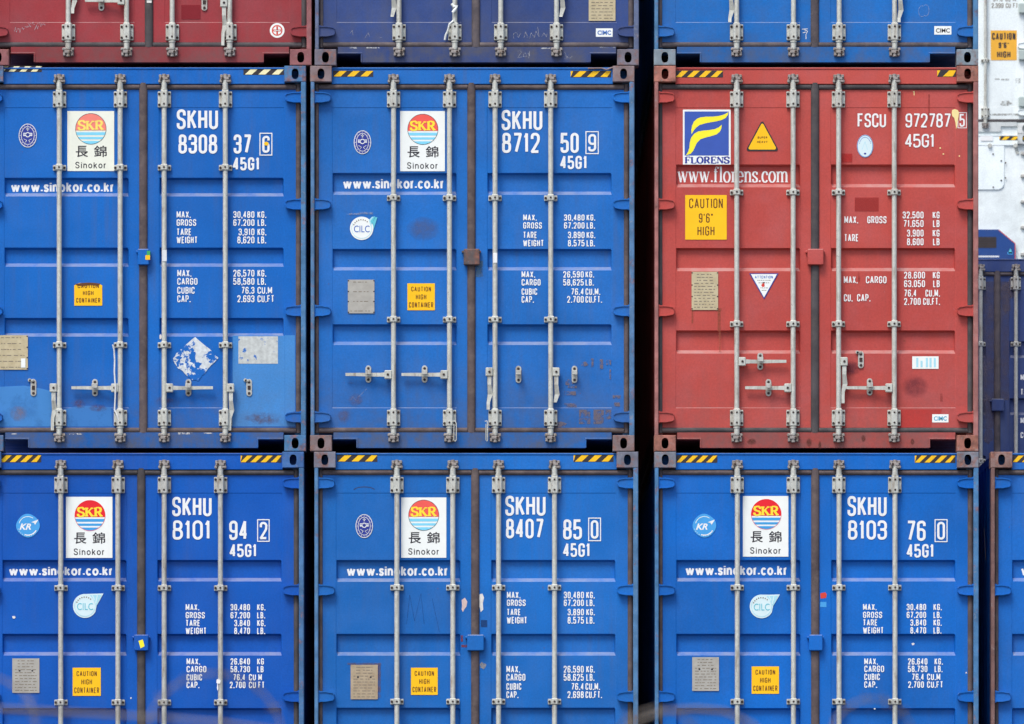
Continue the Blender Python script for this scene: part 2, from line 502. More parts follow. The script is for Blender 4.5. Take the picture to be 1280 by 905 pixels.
# serif letters: strokes with pen contrast ('p'), thin strokes ('t'), serif bars ('s': x, y, half length)
SERIF = {
 'S': (.8, [('p', [(.92, .72), (.92, .84), (.72, 1), (.45, 1), (.15, .92), (.10, .74), (.22, .58), (.5, .5), (.8, .42), (.93, .26), (.86, .08), (.55, 0), (.28, 0), (.08, .15), (.08, .30)])]),
 'K': (1.0, [('p', [(.2, 0), (.2, 1)]), ('t', [(.85, 1), (.25, .42)]), ('p', [(.42, .58), (.88, 0)]), ('s', .2, 0, .2), ('s', .2, 1, .2), ('s', .82, 1, .16), ('s', .86, 0, .16)]),
 'R': (1.0, [('p', [(.2, 0), (.2, 1)]), ('p', [(.2, 1), (.55, 1), (.74, .92), (.8, .76), (.74, .58), (.55, .5), (.2, .5)]), ('p', [(.5, .5), (.86, 0)]), ('s', .2, 0, .2), ('s', .12, 1, .12), ('s', .88, 0, .13)]),
 'F': (.85, [('p', [(.22, 0), (.22, 1)]), ('t', [(.22, 1), (.95, 1)]), ('t', [(.22, .52), (.7, .52)]), ('t', [(.93, 1), (.93, .78)]), ('t', [(.7, .65), (.7, .4)]), ('s', .22, 0, .22), ('s', .12, 1, .12)]),
 'L': (.85, [('p', [(.22, 0), (.22, 1)]), ('t', [(.22, 0), (.95, 0)]), ('t', [(.93, 0), (.95, .26)]), ('s', .22, 1, .2), ('s', .12, 0, .12)]),
 'O': (1.0, [('p', ell(.5, .5, .42, .5))]),
 'E': (.9, [('p', [(.22, 0), (.22, 1)]), ('t', [(.1, 1), (.9, 1)]), ('t', [(.1, 0), (.93, 0)]), ('t', [(.22, .52), (.7, .52)]), ('t', [(.9, 1), (.9, .78)]), ('t', [(.93, 0), (.93, .26)]), ('t', [(.7, .64), (.7, .4)])]),
 'N': (1.05, [('t', [(.15, 0), (.15, 1)]), ('p', [(.15, 1), (.85, 0)]), ('t', [(.85, 0), (.85, 1)]), ('s', .15, 0, .15), ('s', .12, 1, .12), ('s', .85, 1, .15)]),
 'w': (1.35, [('p', [(.1, 1), (.3, 0)]), ('t', [(.3, 0), (.5, .95)]), ('p', [(.46, 1), (.68, 0)]), ('t', [(.68, 0), (.9, 1)]), ('s', .1, 1, .11), ('s', .46, 1, .10), ('s', .9, 1, .09)]),
 '.': (.42, [('d', .5, .10, .12)]),
 'f': (.62, [('p', [(.35, 0), (.35, 1.25)]), ('t', [(.35, 1.25), (.45, 1.45), (.7, 1.5), (.92, 1.42)]), ('t', [(.02, 1), (.8, 1)]), ('s', .35, 0, .32), ('d', .9, 1.36, .12)]),
 'l': (.5, [('p', [(.5, 0), (.5, 1.5)]), ('s', .5, 0, .42), ('s', .3, 1.48, .22)]),
 'o': (.95, [('p', ell(.5, .5, .40, .5))]),
 'r': (.72, [('p', [(.35, 0), (.35, 1)]), ('t', [(.35, .7), (.5, .92), (.7, 1), (.9, .95)]), ('s', .35, 0, .3), ('s', .2, .98, .18), ('d', .85, .86, .13)]),
 'e': (.85, [('p', ell(.5, .5, .42, .5, 0, 325)), ('t', [(.1, .52), (.92, .52)])]),
 'n': (1.02, [('p', [(.22, 0), (.22, 1)]), ('p', [(.22, .72), (.36, .93), (.55, 1), (.72, .9), (.78, .65), (.78, 0)]), ('s', .22, 0, .19), ('s', .78, 0, .19), ('s', .12, .98, .12)]),
 's': (.72, [('p', [(.85, .72), (.85, .9), (.55, 1), (.25, .93), (.13, .74), (.3, .58), (.6, .46), (.88, .3), (.82, .08), (.5, 0), (.2, .06), (.12, .3)])]),
 'c': (.82, [('p', ell(.52, .5, .42, .5, 40, 322)), ('d', .84, .76, .12)]),
 'm': (1.55, [('p', [(.14, 0), (.14, 1)]), ('p', [(.14, .74), (.24, .94), (.36, 1), (.46, .92), (.5, .68), (.5, 0)]), ('p', [(.5, .74), (.6, .94), (.72, 1), (.82, .92), (.86, .68), (.86, 0)]), ('s', .14, 0, .12), ('s', .5, 0, .12), ('s', .86, 0, .12), ('s', .08, .98, .08)]),
}

# plain bold letters, x-height = 1
SANS = {
 'w': (1.30, [[(.04, 1), (.28, 0), (.5, .95), (.72, 0), (.96, 1)]]),
 '.': (.34, [[(.5, 0), (.5, .24)]]),
 's': (.78, [[(.92, .76), (.80, .95), (.5, 1), (.2, .95), (.10, .76), (.25, .58), (.5, .51), (.75, .43), (.92, .26), (.80, .05), (.5, 0), (.2, .05), (.06, .25)]]),
 'i': (.30, [[(.5, -.08), (.5, 1.08)], [(.5, 1.24), (.5, 1.42)]]),
 'n': (.86, [[(.08, -.08), (.08, 1.08)], [(.08, .70), (.25, .93), (.52, 1), (.80, .90), (.92, .64), (.92, -.08)]]),
 'o': (.90, [ell(.5, .5, .46, .5)]),
 'k': (.84, [[(.08, -.08), (.08, 1.42)], [(.90, 1.06), (.10, .36)], [(.40, .60), (.94, -.08)]]),
 'r': (.56, [[(.12, -.08), (.12, 1.08)], [(.12, .62), (.3, .90), (.6, 1), (.98, .98)]]),
 'c': (.84, [ell(.54, .5, .46, .5, 38, 322)]),
 'S': (1.0, [[(.94, 1.12), (.82, 1.38), (.5, 1.47), (.2, 1.38), (.08, 1.12), (.22, .88), (.5, .76), (.78, .63), (.95, .36), (.82, .08), (.5, -.02), (.18, .08), (.04, .36)]]),
}

class Art:
    """flat marks laid on a container: collects faces in image pixels, layer by layer"""
    def __init__(s, cont, dy):
        s.c, s.dy = cont, dy
        s.v, s.f, s.mi, s.mats = [], [], [], []
        s.k = 0.0
    def m(s, key):
        mt = M[key] if isinstance(key, str) else key
        if mt not in s.mats:
            s.mats.append(mt)
        return s.mats.index(mt)
    def up(s, d=.0006):
        s.k += d
    def pv(s, x, y):
        s.v.append(s.c.q(x, y, s.dy - s.k)); return len(s.v) - 1
    def poly(s, pts, key):
        i = s.m(key)
        s.f.append([s.pv(*p) for p in pts]); s.mi.append(i)
    def rect(s, x0, y0, x1, y1, key):
        s.poly([(x0, y0), (x1, y0), (x1, y1), (x0, y1)], key)
    def disc(s, cx, cy, rx, ry, key, n=40):
        s.poly([(cx + rx * math.cos(2 * math.pi * i / n), cy + ry * math.sin(2 * math.pi * i / n)) for i in range(n)], key)
    def band(s, cx, cy, r, ya, yb, key, n=14):
        L, R = [], []
        for i in range(n + 1):
            y = ya + (yb - ya) * i / n
            h = math.sqrt(max(r * r - (y - cy) ** 2, 0.0004))
            L.append((cx - h, y)); R.append((cx + h, y))
        i = s.m(key)
        for a in range(n):
            s.f.append([s.pv(*L[a]), s.pv(*R[a]), s.pv(*R[a + 1]), s.pv(*L[a + 1])]); s.mi.append(i)
    def stroke(s, pts, t, key, closed=False, wf=None):
        n = len(pts)
        if closed and math.hypot(pts[0][0] - pts[-1][0], pts[0][1] - pts[-1][1]) < 1e-4:
            pts = pts[:-1]; n -= 1
        if not closed and wf is None and n > 2:      # break the stroke at acute corners so that no corner folds over
            for i in range(1, n - 1):
                ax, ay = pts[i][0] - pts[i - 1][0], pts[i][1] - pts[i - 1][1]
                bx, by = pts[i + 1][0] - pts[i][0], pts[i + 1][1] - pts[i][1]
                la, lb = math.hypot(ax, ay), math.hypot(bx, by)
                if la > 1e-9 and lb > 1e-9 and (ax * bx + ay * by) / la / lb < -.12:
                    e = t * .28
                    s.stroke(list(pts[:i]) + [(pts[i][0] + ax / la * e, pts[i][1] + ay / la * e)], t, key)
                    s.stroke([(pts[i][0] - bx / lb * e, pts[i][1] - by / lb * e)] + list(pts[i + 1:]), t, key)
                    return
        lo, hi = [], []
        for i in range(n):
            a = pts[i - 1] if (closed or i > 0) else None
            b = pts[(i + 1) % n] if (closed or i < n - 1) else None
            p = pts[i]
            ds = []
            if a: ds.append((p[0] - a[0], p[1] - a[1]))
            if b: ds.append((b[0] - p[0], b[1] - p[1]))
            ds = [(x / max(math.hypot(x, y), 1e-9), y / max(math.hypot(x, y), 1e-9)) for x, y in ds]
            tx, ty = sum(d[0] for d in ds), sum(d[1] for d in ds)
            L = math.hypot(tx, ty)
            if L < 1e-6:
                tx, ty = ds[0]; L = 1
            tx /= L; ty /= L
            nx, ny = -ty, tx
            cs = max(abs(nx * -ds[0][1] + ny * ds[0][0]), .45)
            w = t if wf is None else wf(tx, ty)
            h = w / 2 / cs
            lo.append(s.pv(p[0] + nx * h, p[1] + ny * h)); hi.append(s.pv(p[0] - nx * h, p[1] - ny * h))
        i = s.m(key)
        for a in range(n if closed else n - 1):
            b = (a + 1) % n
            s.f.append([lo[a], lo[b], hi[b], hi[a]]); s.mi.append(i)
        s.k += .00012
    def glyph(s, ch, x, y1, w, h, t, key):
        """x: left of ink, y1: base, w/h: ink size"""
        if ch in '.,':
            s.rect(x, y1 - t * 1.05, x + t * 1.05, y1 + (t * .5 if ch == ',' else 0), key); return
        if ch not in GL:
            return
        cw, chh = max(w - t, .01), h - t
        for st in GL[ch]:
            pts = [((x + t / 2 + p[0] * cw, y1 - t / 2 - p[1] * chh) + tuple(p[2:])) for p in st]
            pp = round_path(pts, cw * .52, False)
            cl = math.hypot(pp[0][0] - pp[-1][0], pp[0][1] - pp[-1][1]) < 1e-4
            s.stroke(pp, t, key, closed=cl)
    def text(s, txt, x0, x1, yt, yb, t, key, gap=None):
        """condensed stencil lettering fitted between x0 and x1"""
        gap = t * .62 if gap is None else gap
        k = s.k
        tot = sum(REL.get(c, 1.0) for c in txt)
        a = (x1 - x0 - gap * (len(txt) - 1)) / tot
        x = x0
        for c in txt:
            w = REL.get(c, 1.0) * a
            if c == 'I':
                s.glyph(c, x + w / 2 - t / 2, yb, t, yb - yt, t, key)
            else:
                s.glyph(c, x, yb, w, yb - yt, t, key)
            x += w + gap
            s.k = k
    def run(s, txt, x, yt, yb, t, key, adv, right=False):
        gap = t * .8
        a = adv - gap
        w = sum(REL.get(c, 1.0) * a for c in txt) + gap * (len(txt) - 1)
        s.text(txt, (x - w) if right else x, x if right else (x + w), yt, yb, t, key, gap)
    def font(s, txt, x0, x1, yt, yb, key, bold=0.0, shear=0.0, ref=None):
        """rounded sans lettering from Blender's built-in typeface, fitted into a box"""
        cu = bpy.data.curves.new('lettering', 'FONT')
        cu.body = txt; cu.resolution_u = 3; cu.offset = bold; cu.shear = shear
        ob = bpy.data.objects.new('lettering', cu); col.objects.link(ob)
        me = bpy.data.meshes.new_from_object(ob.evaluated_get(bpy.context.evaluated_depsgraph_get()))
        xs = [v.co.x for v in me.vertices]; ys = [v.co.y for v in me.vertices]
        ax, bx, ay, by = min(xs), max(xs), min(ys), max(ys)
        i = s.m(key); o = len(s.v)
        for v in me.vertices:
            s.pv(x0 + (v.co.x - ax) / (bx - ax) * (x1 - x0), yb - (v.co.y - ay) / (by - ay) * (yb - yt))
        for p in me.polygons:
            s.f.append([o + q for q in p.vertices]); s.mi.append(i)
        bpy.data.objects.remove(ob); bpy.data.curves.remove(cu); bpy.data.meshes.remove(me)
    def sans(s, txt, x0, x1, yx, yb, key, t, gap=.16):
        """plain lettering; yx: top of the x-height, yb: base line"""
        H = yb - yx - t
        tot = sum(SANS[c][0] for c in txt) + gap * (len(txt) - 1)
        a = (x1 - x0) / tot
        x = x0; k = s.k
        for c in txt:
            w, sts = SANS[c]
            W = w * a
            for st in sts:
                pp = [(x + t / 2 + p[0] * (W - t), yb - t / 2 - p[1] * H) for p in st]
                s.stroke(pp, t, key, closed=(abs(pp[0][0] - pp[-1][0]) + abs(pp[0][1] - pp[-1][1]) < 1e-3))
            x += W + gap * a
            s.k = k
    def serif(s, txt, x0, x1, yt, yb, key, thick, thin, gap=.08):
        tot = sum(SERIF[c][0] for c in txt) + gap * (len(txt) - 1)
        a = (x1 - x0) / tot
        x = x0; H = yb - yt; k = s.k
        wf = lambda tx, ty: thin + (thick - thin) * min(1, abs(ty) * 1.15)
        for c in txt:
            w, sts = SERIF[c]
            W = w * a
            P = lambda p: (x + p[0] * W, yb - p[1] * H)
            for st in sts:
                if st[0] == 'p':
                    pp = [P(p) for p in st[1]]
                    s.stroke(pp, thick, key, closed=(abs(pp[0][0] - pp[-1][0]) + abs(pp[0][1] - pp[-1][1]) < 1e-3), wf=wf)
                elif st[0] == 't':
                    s.stroke([P(p) for p in st[1]], thin, key)
                elif st[0] == 's':
                    yy = st[2]
                    sh = thin / 2 / H
                    yy = min(max(yy, sh), yy if yy > 1.1 else 1 - sh)
                    s.stroke([P((st[1] - st[3], yy)), P((st[1] + st[3], yy))], thin, key)
                else:
                    s.disc(*P((st[1], st[2])), st[3] * H * .8, st[3] * H * .8, key, 14); s.k += .0001
            x += W + gap * a
            s.k = k
    def build(s, name, parent, label=None):
        me = bpy.data.meshes.new(name)
        # turn every face towards the viewer (-y)
        fs = []
        for f in s.f:
            ar = 0
            for i in range(len(f)):
                p, q = s.v[f[i]], s.v[f[(i + 1) % len(f)]]
                ar += p[0] * q[2] - q[0] * p[2]
            fs.append(f if ar > 0 else f[::-1])
        me.from_pydata(s.v, [], fs)
        for p, i in zip(me.polygons, s.mi):
            p.material_index = i
        me.update()
        return link(name, me, s.mats, parent, (0, 0, 0), label)

# ------------------------------------------------------------------ the container
L_, W_, H_ = 12.19, 2.438, 2.896
YH = .045        # face of header and sill
YD = .066        # face of the door frames
YP = YD + .0025  # sunk door panel
TR = .034        # depth of the pressed troughs
YB = .022        # axis of the locking bars
U0 = -L_ / 2
cache = {}

def cm(u, v, dy):                                    # canonical image pixels on a container front -> local metres
    return ((u / S) - W_ / 2, U0 + dy, H_ - (v - (1.0 if dy > .03 else 0)) / S)

def cbox(bm, u0, u1, v0, v1, y0, y1, mi=0, bev=0.0):
    a = cm(u0, v1, y0); b = cm(u1, v0, y0)
    pbox(bm, a[0], b[0], U0 + y0, U0 + y1, a[2], b[2], mi, bev)

def shared(key, fn):
    if key not in cache:
        bm = bmesh.new(); fn(bm); cache[key] = to_mesh(bm, key if isinstance(key, str) else key[0])
    return cache[key]

def casting_bm(bm):
    """corner casting: block with an upright slot, origin at its centre front"""
    w, h, d = 27 / S / 2, 19.9 / S / 2, .178
    cx = 0.0; sw, sh = 4.4 / S, 6.7 / S
    N = 32
    outer, mid, inner, deep = [], [], [], []
    ang = [2 * math.pi * i / N for i in range(N)]
    ca = math.atan2(h, w)
    for q in (ca, math.pi - ca, math.pi + ca, 2 * math.pi - ca):       # snap samples to the corners
        j = min(range(N), key=lambda i: abs(ang[i] - q)); ang[j] = q
    c = .004
    for t in ang:
        dx, dz = math.cos(t), math.sin(t)
        k = min(w / abs(dx) if abs(dx) > 1e-6 else 9, h / abs(dz) if abs(dz) > 1e-6 else 9)
        x, z = dx * k, dz * k
        outer.append(bm.verts.new((x, c, z)))
        mid.append(bm.verts.new((x * (1 - c / w), 0, z * (1 - c / h))))
        e = ((abs(dx) / sw) ** 2.5 + (abs(dz) / sh) ** 2.5) ** (-1 / 2.5)
        inner.append(bm.verts.new((cx + dx * e, 0, dz * e)))
        deep.append(bm.verts.new((cx + dx * e, .035, dz * e)))
    back = [bm.verts.new((v.co.x, d, v.co.z)) for v in outer]
    for a, b, m in ((outer, mid, 0), (mid, inner, 0), (inner, deep, 0), (back, outer, 0)):
        for i in range(N):
            bm.faces.new((a[i], a[(i + 1) % N], b[(i + 1) % N], b[i])).material_index = m
    # hollow chamber behind the slot, its shade painted on in near-black
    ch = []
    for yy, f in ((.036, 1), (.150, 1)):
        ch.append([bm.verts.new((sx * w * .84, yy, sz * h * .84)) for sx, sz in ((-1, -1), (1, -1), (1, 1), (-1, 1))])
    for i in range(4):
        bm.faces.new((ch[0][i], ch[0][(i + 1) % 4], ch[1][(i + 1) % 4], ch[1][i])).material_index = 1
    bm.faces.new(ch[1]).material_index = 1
    bm.faces.new(back)

def bracket_bm(bm):
    """bearing bracket bolted over a locking bar, origin on the bar axis"""
    w, h = 8.3 / S, 10.3 / S
    for sx in (-1, 1):
        a, b = sorted((sx * w, sx * 3.9 / S))
        pbox(bm, a, b, .022, .043, -h * .97, h * .97, 0, .003)
        for sz in (-1, 1):
            pcyl(bm, (sx * 6.3 / S, .023, sz * h * .66), (sx * 6.3 / S, .016, sz * h * .66), .0095, 10, 1)
    pbox(bm, -4.3 / S, 4.3 / S, -.027, .043, -h * 1.08, h * 1.08, 0, .007)
    for sz in (-1, 1):
        pcyl(bm, (0, -.025, sz * h * .62), (0, -.031, sz * h * .62), .0075, 10, 1)

def guide_bm(bm):
    w, h = 8.3 / S, 3.5 / S
    pbox(bm, -w, w, .026, .043, -h, h, 0, .003)
    pbox(bm, -4.3 / S, 4.3 / S, -.026, .043, -h * 1.12, h * 1.12, 0, .006)
    for sx in (-1, 1):
        pcyl(bm, (sx * 6.3 / S, .027, 0), (sx * 6.3 / S, .019, 0), .0095, 10, 1)
    pcyl(bm, (0, -.024, 0), (0, -.030, 0), .0075, 10, 1)

def cam_bm(bm):
    """cam on the bar end inside its forked keeper; points up, origin on the bar axis"""
    k = 1 / S
    pbox(bm, -6.6 * k, 6.6 * k, .014, .0225, -5.4 * k, 5.6 * k, 0, .002)
    for sx in (-1, 1):
        pbox(bm, sx * 6.4 * k if sx < 0 else 3.4 * k, -3.4 * k if sx < 0 else 6.4 * k, -.016, .016, 1.6 * k, 5.4 * k, 0, .003)
        pbox(bm, sx * 7.4 * k if sx < 0 else 4.0 * k, -4.0 * k if sx < 0 else 7.4 * k, -.012, .014, -4.4 * k, -1.4 * k, 0, .003)
    pcyl(bm, (0, 0, -6 * k), (0, 0, 6.2 * k), 2.7 * k, 12, 0)
    pbox(bm, -5.4 * k, 4.6 * k, -.021, .004, -1.2 * k, 2.4 * k, 0, .003)
    pbox(bm, .4 * k, 6.0 * k, -.019, .002, -4.2 * k, -1.6 * k, 0, .003)
    pcyl(bm, (-3.0 * k, -.020, .6 * k), (-3.0 * k, -.025, .6 * k), 1.5 * k, 10, 1)

def collar_bm(bm):
    k = 1 / S
    pcyl(bm, (0, 0, -4.5 * k), (0, 0, 4.5 * k), 3.5 * k, 16, 0)
    pcyl(bm, (0, 0, -4.5 * k), (0, 0, -2.9 * k), 4.3 * k, 16, 0)

def handle_bm(direction, length):
    def f(bm):
        k = 1 / S
        s = {'L': -1, 'R': 1}.get(direction, 1)
        a, b = sorted((s * 2.2 * k, s * 11.2 * k))
        pbox(bm, a, b, -.024, .018, -5.4 * k, 5.4 * k, 0, .005)
        pcyl(bm, (s * 7.0 * k, -.023, 0), (s * 7.0 * k, -.029, 0), 1.5 * k, 10, 1)
        if direction in 'LR':
            pts = [(s * 11 * k, 0, -2.7 * k, 2.7 * k), (s * 18 * k, 0, -2.3 * k, 2.3 * k), (s * 27 * k, 0, -2.1 * k, 2.5 * k), (s * (length - 14) * k, 0, -1.6 * k, 2.4 * k), (s * length * k, 0, -1.4 * k, 2.2 * k)]
            ys = (-.010, -.006, .010, .004, .004)
            for (p, q, ya, yb) in zip(pts, pts[1:], ys, ys[1:]):
                vs = []
                for (x, _, z0, z1), y in ((p, ya), (q, yb)):
                    vs.append([bm.verts.new(c) for c in ((x, y - .007, z0), (x, y - .007, z1), (x, y + .007, z1), (x, y + .007, z0))])
                for i in range(4):
                    bm.faces.new((vs[0][i], vs[0][(i + 1) % 4], vs[1][(i + 1) % 4], vs[1][i]))
                bm.faces.new(vs[1]); bm.faces.new(vs[0][::-1])
        else:
            x = s * 7.0 * k
            zs = [(-5, x, 2.6), (-16, x, 2.5), (-28, x + 1.0 * k, 3.1), (-38, x - 1.5 * k, 2.0), (-length, x - 1.6 * k, 1.9)]
            ys = (-.008, -.010, .006, .004, .000)
            for (p, q, ya, yb) in zip(zs, zs[1:], ys, ys[1:]):
                vs = []
                for (z, xx, hw), y in ((p, ya), (q, yb)):
                    vs.append([bm.verts.new(c) for c in ((xx - hw * k, y - .006, z * k), (xx + hw * k, y - .006, z * k), (xx + hw * k, y + .006, z * k), (xx - hw * k, y + .006, z * k))])
                for i in range(4):
                    bm.faces.new((vs[0][i], vs[0][(i + 1) % 4], vs[1][(i + 1) % 4], vs[1][i]))
                bm.faces.new(vs[1]); bm.faces.new(vs[0][::-1])
    return f

def catch_bm(hook):
    def f(bm):
        """handle catch bolted to the door, origin on the door face"""
        k = 1 / S
        st = arc(0, 0, 3.6 * k, 3.6 * k, 0, 180, 10)
        top = [(x, -z + 7.2 * k) for x, z in st]
        bot = [(-x, z - 7.2 * k) for x, z in st]
        pprism(bm, top + bot, -.010, 0.0, 0, .002)
        for sz in (-1, 1):
            pcyl(bm, (0, -.009, sz * 7.0 * k), (0, -.014, sz * 7.0 * k), 1.7 * k, 12, 1)
        if hook:
            pbox(bm, -1.9 * k, 1.9 * k, -.014, -.008, -2.6 * k, 2.6 * k, 1, .001)
            pcyl(bm, (-4.8 * k, -.02, 9.5 * k), (-4.8 * k, 0, 9.5 * k), 2.0 * k, 12, 0)
            pbox(bm, -5.6 * k, .5 * k, -.02, -.012, 7.4 * k, 10.4 * k, 0, .002)
        else:
            pbox(bm, -3.5 * k, 3.5 * k, -.074, -.066, -1.2 * k, 4.4 * k, 0, .002)
            pbox(bm, -3.0 * k, 3.0 * k, -.070, -.002, 3.0 * k, 4.4 * k, 0, .001)
    return f

def door_bm(side, tv):
    """door leaf as one pressed sheet: frame, sunk panel, three troughs"""
    if side == 'L':
        a, b, pa, pb = 10.5, 196.5, 27.0, 183.8
    else:
        a, b, pa, pb = 206.5, 392.5, 221.0, 378.0
    v0, v1 = 29.6, 453.0
    us = [a, pa, pa + .8, pa + 2.2, pb - 2.2, pb - .8, pb, b]
    pv = (52.0, 428.5)
    vs = [v0, pv[0], pv[0] + .8]
    for t0, t1 in tv:
        vs += [t0 - .6, t0 + 1.6, t1 - 1.2, t1 + 3.4]
    vs += [pv[1] - .8, pv[1], v1]
    vs = sorted(vs)
    def dep(u, v):
        inp = pa + .79 <= u <= pb - .79 and pv[0] + .79 <= v <= pv[1] - .79
        y = YP if inp else YD
        if pa + 2.19 <= u <= pb - 2.19:
            for t0, t1 in tv:
                if t0 + 1.59 <= v <= t1 - 1.19:
                    y = YP + TR
        return y
    def f(bm):
        g = {}
        for i, u in enumerate(us):
            for j, v in enumerate(vs):
                x, _, z = cm(u, v, .05)
                g[i, j] = bm.verts.new((x, U0 + dep(u, v), z))
        for i in range(len(us) - 1):
            for j in range(len(vs) - 1):
                bm.faces.new((g[i, j], g[i, j + 1], g[i + 1, j + 1], g[i + 1, j]))
        # edges of the leaf
        n, m = len(us) - 1, len(vs) - 1
        loop = [g[i, 0] for i in range(n + 1)] + [g[n, j] for j in range(1, m + 1)] + [g[i, m] for i in range(n - 1, -1, -1)] + [g[0, j] for j in range(m - 1, 0, -1)]
        bk = [bm.verts.new((v.co.x, U0 + YD + .05, v.co.z)) for v in loop]
        for i in range(len(loop)):
            j = (i + 1) % len(loop)
            bm.faces.new((loop[i], loop[j], bk[j], bk[i]))
    return f

def bead(bm, u0, u1, v0, v1, yf=.047):
    """rubber seal with a rounded face; runs along its longer side"""
    x0, _, z1 = cm(u0, v0, .05); x1, _, z0 = cm(u1, v1, .05)
    prof = [(0, YD + .02), (0, yf + .014), (.2, yf + .003), (.5, yf), (.8, yf + .003), (1, yf + .014), (1, YD + .02)]
    rows = []
    vert = (z1 - z0) > (x1 - x0)
    for e in (0, 1):
        if vert:
            rows.append([bm.verts.new((x0 + (x1 - x0) * t, U0 + y, z0 + (z1 - z0) * e)) for t, y in prof])
        else:
            rows.append([bm.verts.new((x0 + (x1 - x0) * e, U0 + y, z0 + (z1 - z0) * t)) for t, y in prof])
    for i in range(len(prof) - 1):
        fc = bm.faces.new((rows[0][i], rows[0][i + 1], rows[1][i + 1], rows[1][i]))
        fc.smooth = True
    for f in (bm.faces.new(rows[0]), bm.faces.new(rows[1][::-1])):
        for e in f.edges:
            e.smooth = False

def gasket_bm(side):
    def f(bm):
        if side == 'L':
            bead(bm, 10.4, 196.6, 23.0, 29.8); bead(bm, 10.4, 196.6, 453.0, 459.6)
            bead(bm, 5.4, 10.6, 23.2, 459.4, .050)
        else:
            bead(bm, 206.4, 392.6, 23.4, 30.0); bead(bm, 206.4, 392.6, 453.2, 459.8)
            bead(bm, 392.4, 399.0, 23.2, 459.4, .050)
            bead(bm, 196.4, 206.6, 21.6, 459.4, .042)
    return f

def hinge_bm(side, i):
    v = (40.2, 174.0, 307.3, 440.2)[i]
    def f(bm):
        if side == 'L':
            P = [(3.6, -6.4), (15, -6.6), (23.5, -5.0), (25.5, -2.6), (25.5, 2.6), (23.5, 5.0), (15, 6.6), (3.6, 6.4)]
            pin = 5.6
        else:
            P = [(401.4, -6.4), (390, -6.6), (381.5, -5.0), (379.5, -2.6), (379.5, 2.6), (381.5, 5.0), (390, 6.6), (401.4, 6.4)]
            pin = 399.6
        poly = [(cm(u, v + w, .05)[0], cm(u, v + w, .05)[2]) for u, w in P]
        pprism(bm, poly, U0 + .022, U0 + .064, 0, .003)
        # folded edges of the blade
        for sg in (-1, 1):
            e = [(P[0][0], sg * 6.5), (P[1][0], sg * 6.6), (P[2][0], sg * 5.0), (P[3][0], sg * 2.6), (P[3][0] + (P[0][0] - P[3][0]) * .05, sg * 2.2), (P[2][0], sg * 3.8), (P[1][0], sg * 5.2), (P[0][0], sg * 5.2)]
            pprism(bm, [(cm(u, v + w, .05)[0], cm(u, v + w, .05)[2]) for u, w in e], U0 + .014, U0 + .024, 0)
        a = cm(pin, v - 7.6, .05); b = cm(pin, v + 7.6, .05)
        pcyl(bm, (a[0], U0 + .03, a[2]), (b[0], U0 + .03, b[2]), .013, 12)
    return f

def header_bm(bm):
    cbox(bm, 26.6, 378.9, 3.0, 23.4, YH, .16, 0, .004)
    cbox(bm, 26.6, 378.9, 2.6, 4.6, YH - .006, YH + .03, 0, .002)
def sill_bm(bm):
    pts = [(29, 459.2), (377, 459.2), (377, 467.6), (346.5, 467.6), (344.6, 469.4), (344.6, 478.4), (58.4, 478.4), (58.4, 469.4), (56.5, 467.6), (29, 467.6)]
    pprism(bm, [(cm(u, v, .0)[0], cm(u, v, .05)[2]) for u, v in pts], U0 + YH, U0 + .16, 0)
    for a, b in ((28.6, 59.4), (343.6, 377.2)):       # lip round the fork pockets
        cbox(bm, a, b, 466.2, 467.9, YH - .005, YH + .03, 0, .002)
    cbox(bm, 57.6, 59.6, 467.9, 478.3, YH - .005, YH + .03, 0, .001)
    cbox(bm, 343.4, 345.4, 467.9, 478.3, YH - .005, YH + .03, 0, .001)
def post_bm(side):
    def f(bm):
        a, b = ((.7, 5.4) if side == 'L' else (399.2, 405.4))
        cbox(bm, a, b, 19.8, 462.8, .002, .12, 0, .005)
        a, b = ((3, 11) if side == 'L' else (391, 402))
        cbox(bm, a, b, 19.8, 462.8, YD + .014, .13, 0)
    return f

def body_bm(bm):
    """corrugated sides, roof, floor and far end"""
    zt, zb = H_ - 4 / S, H_ - 467 / S
    y0, y1 = U0 + .118, -U0 - .05
    for sx in (-1, 1):
        xo = sx * (W_ / 2 - .012)
        ys = []
        y = y0 + .18
        ys.append((y0, 0))
        while y < y1 - .3:
            ys += [(y, 0), (y + .068, 1), (y + .140, 1), (y + .208, 0)]
            y += .278
        ys.append((y1, 0))
        lo = [bm.verts.new((xo - sx * .036 * d, yy, zb + .16)) for yy, d in ys]
        hi = [bm.verts.new((xo - sx * .036 * d, yy, zt - .06)) for yy, d in ys]
        for i in range(len(ys) - 1):
            bm.faces.new((lo[i], lo[i + 1], hi[i + 1], hi[i]))
        for z0, z1 in ((zt - .06, zt), (zb, zb + .16)):        # top and bottom side rails
            pbox(bm, min(xo, xo - sx * .06), max(xo, xo - sx * .06), y0, y1, z0, z1)
    pbox(bm, -W_ / 2 + .02, W_ / 2 - .02, y0, y1, zt - .03, zt - .002)
    pbox(bm, -W_ / 2 + .02, W_ / 2 - .02, y0, y1, zb + .002, zb + .05)
    pbox(bm, -W_ / 2 + .05, W_ / 2 - .05, y1 - .03, y1, zb, zt)
    pbox(bm, -W_ / 2 + .03, W_ / 2 - .03, y0 + .02, y0 + .03, zb + .01, zt - .01)

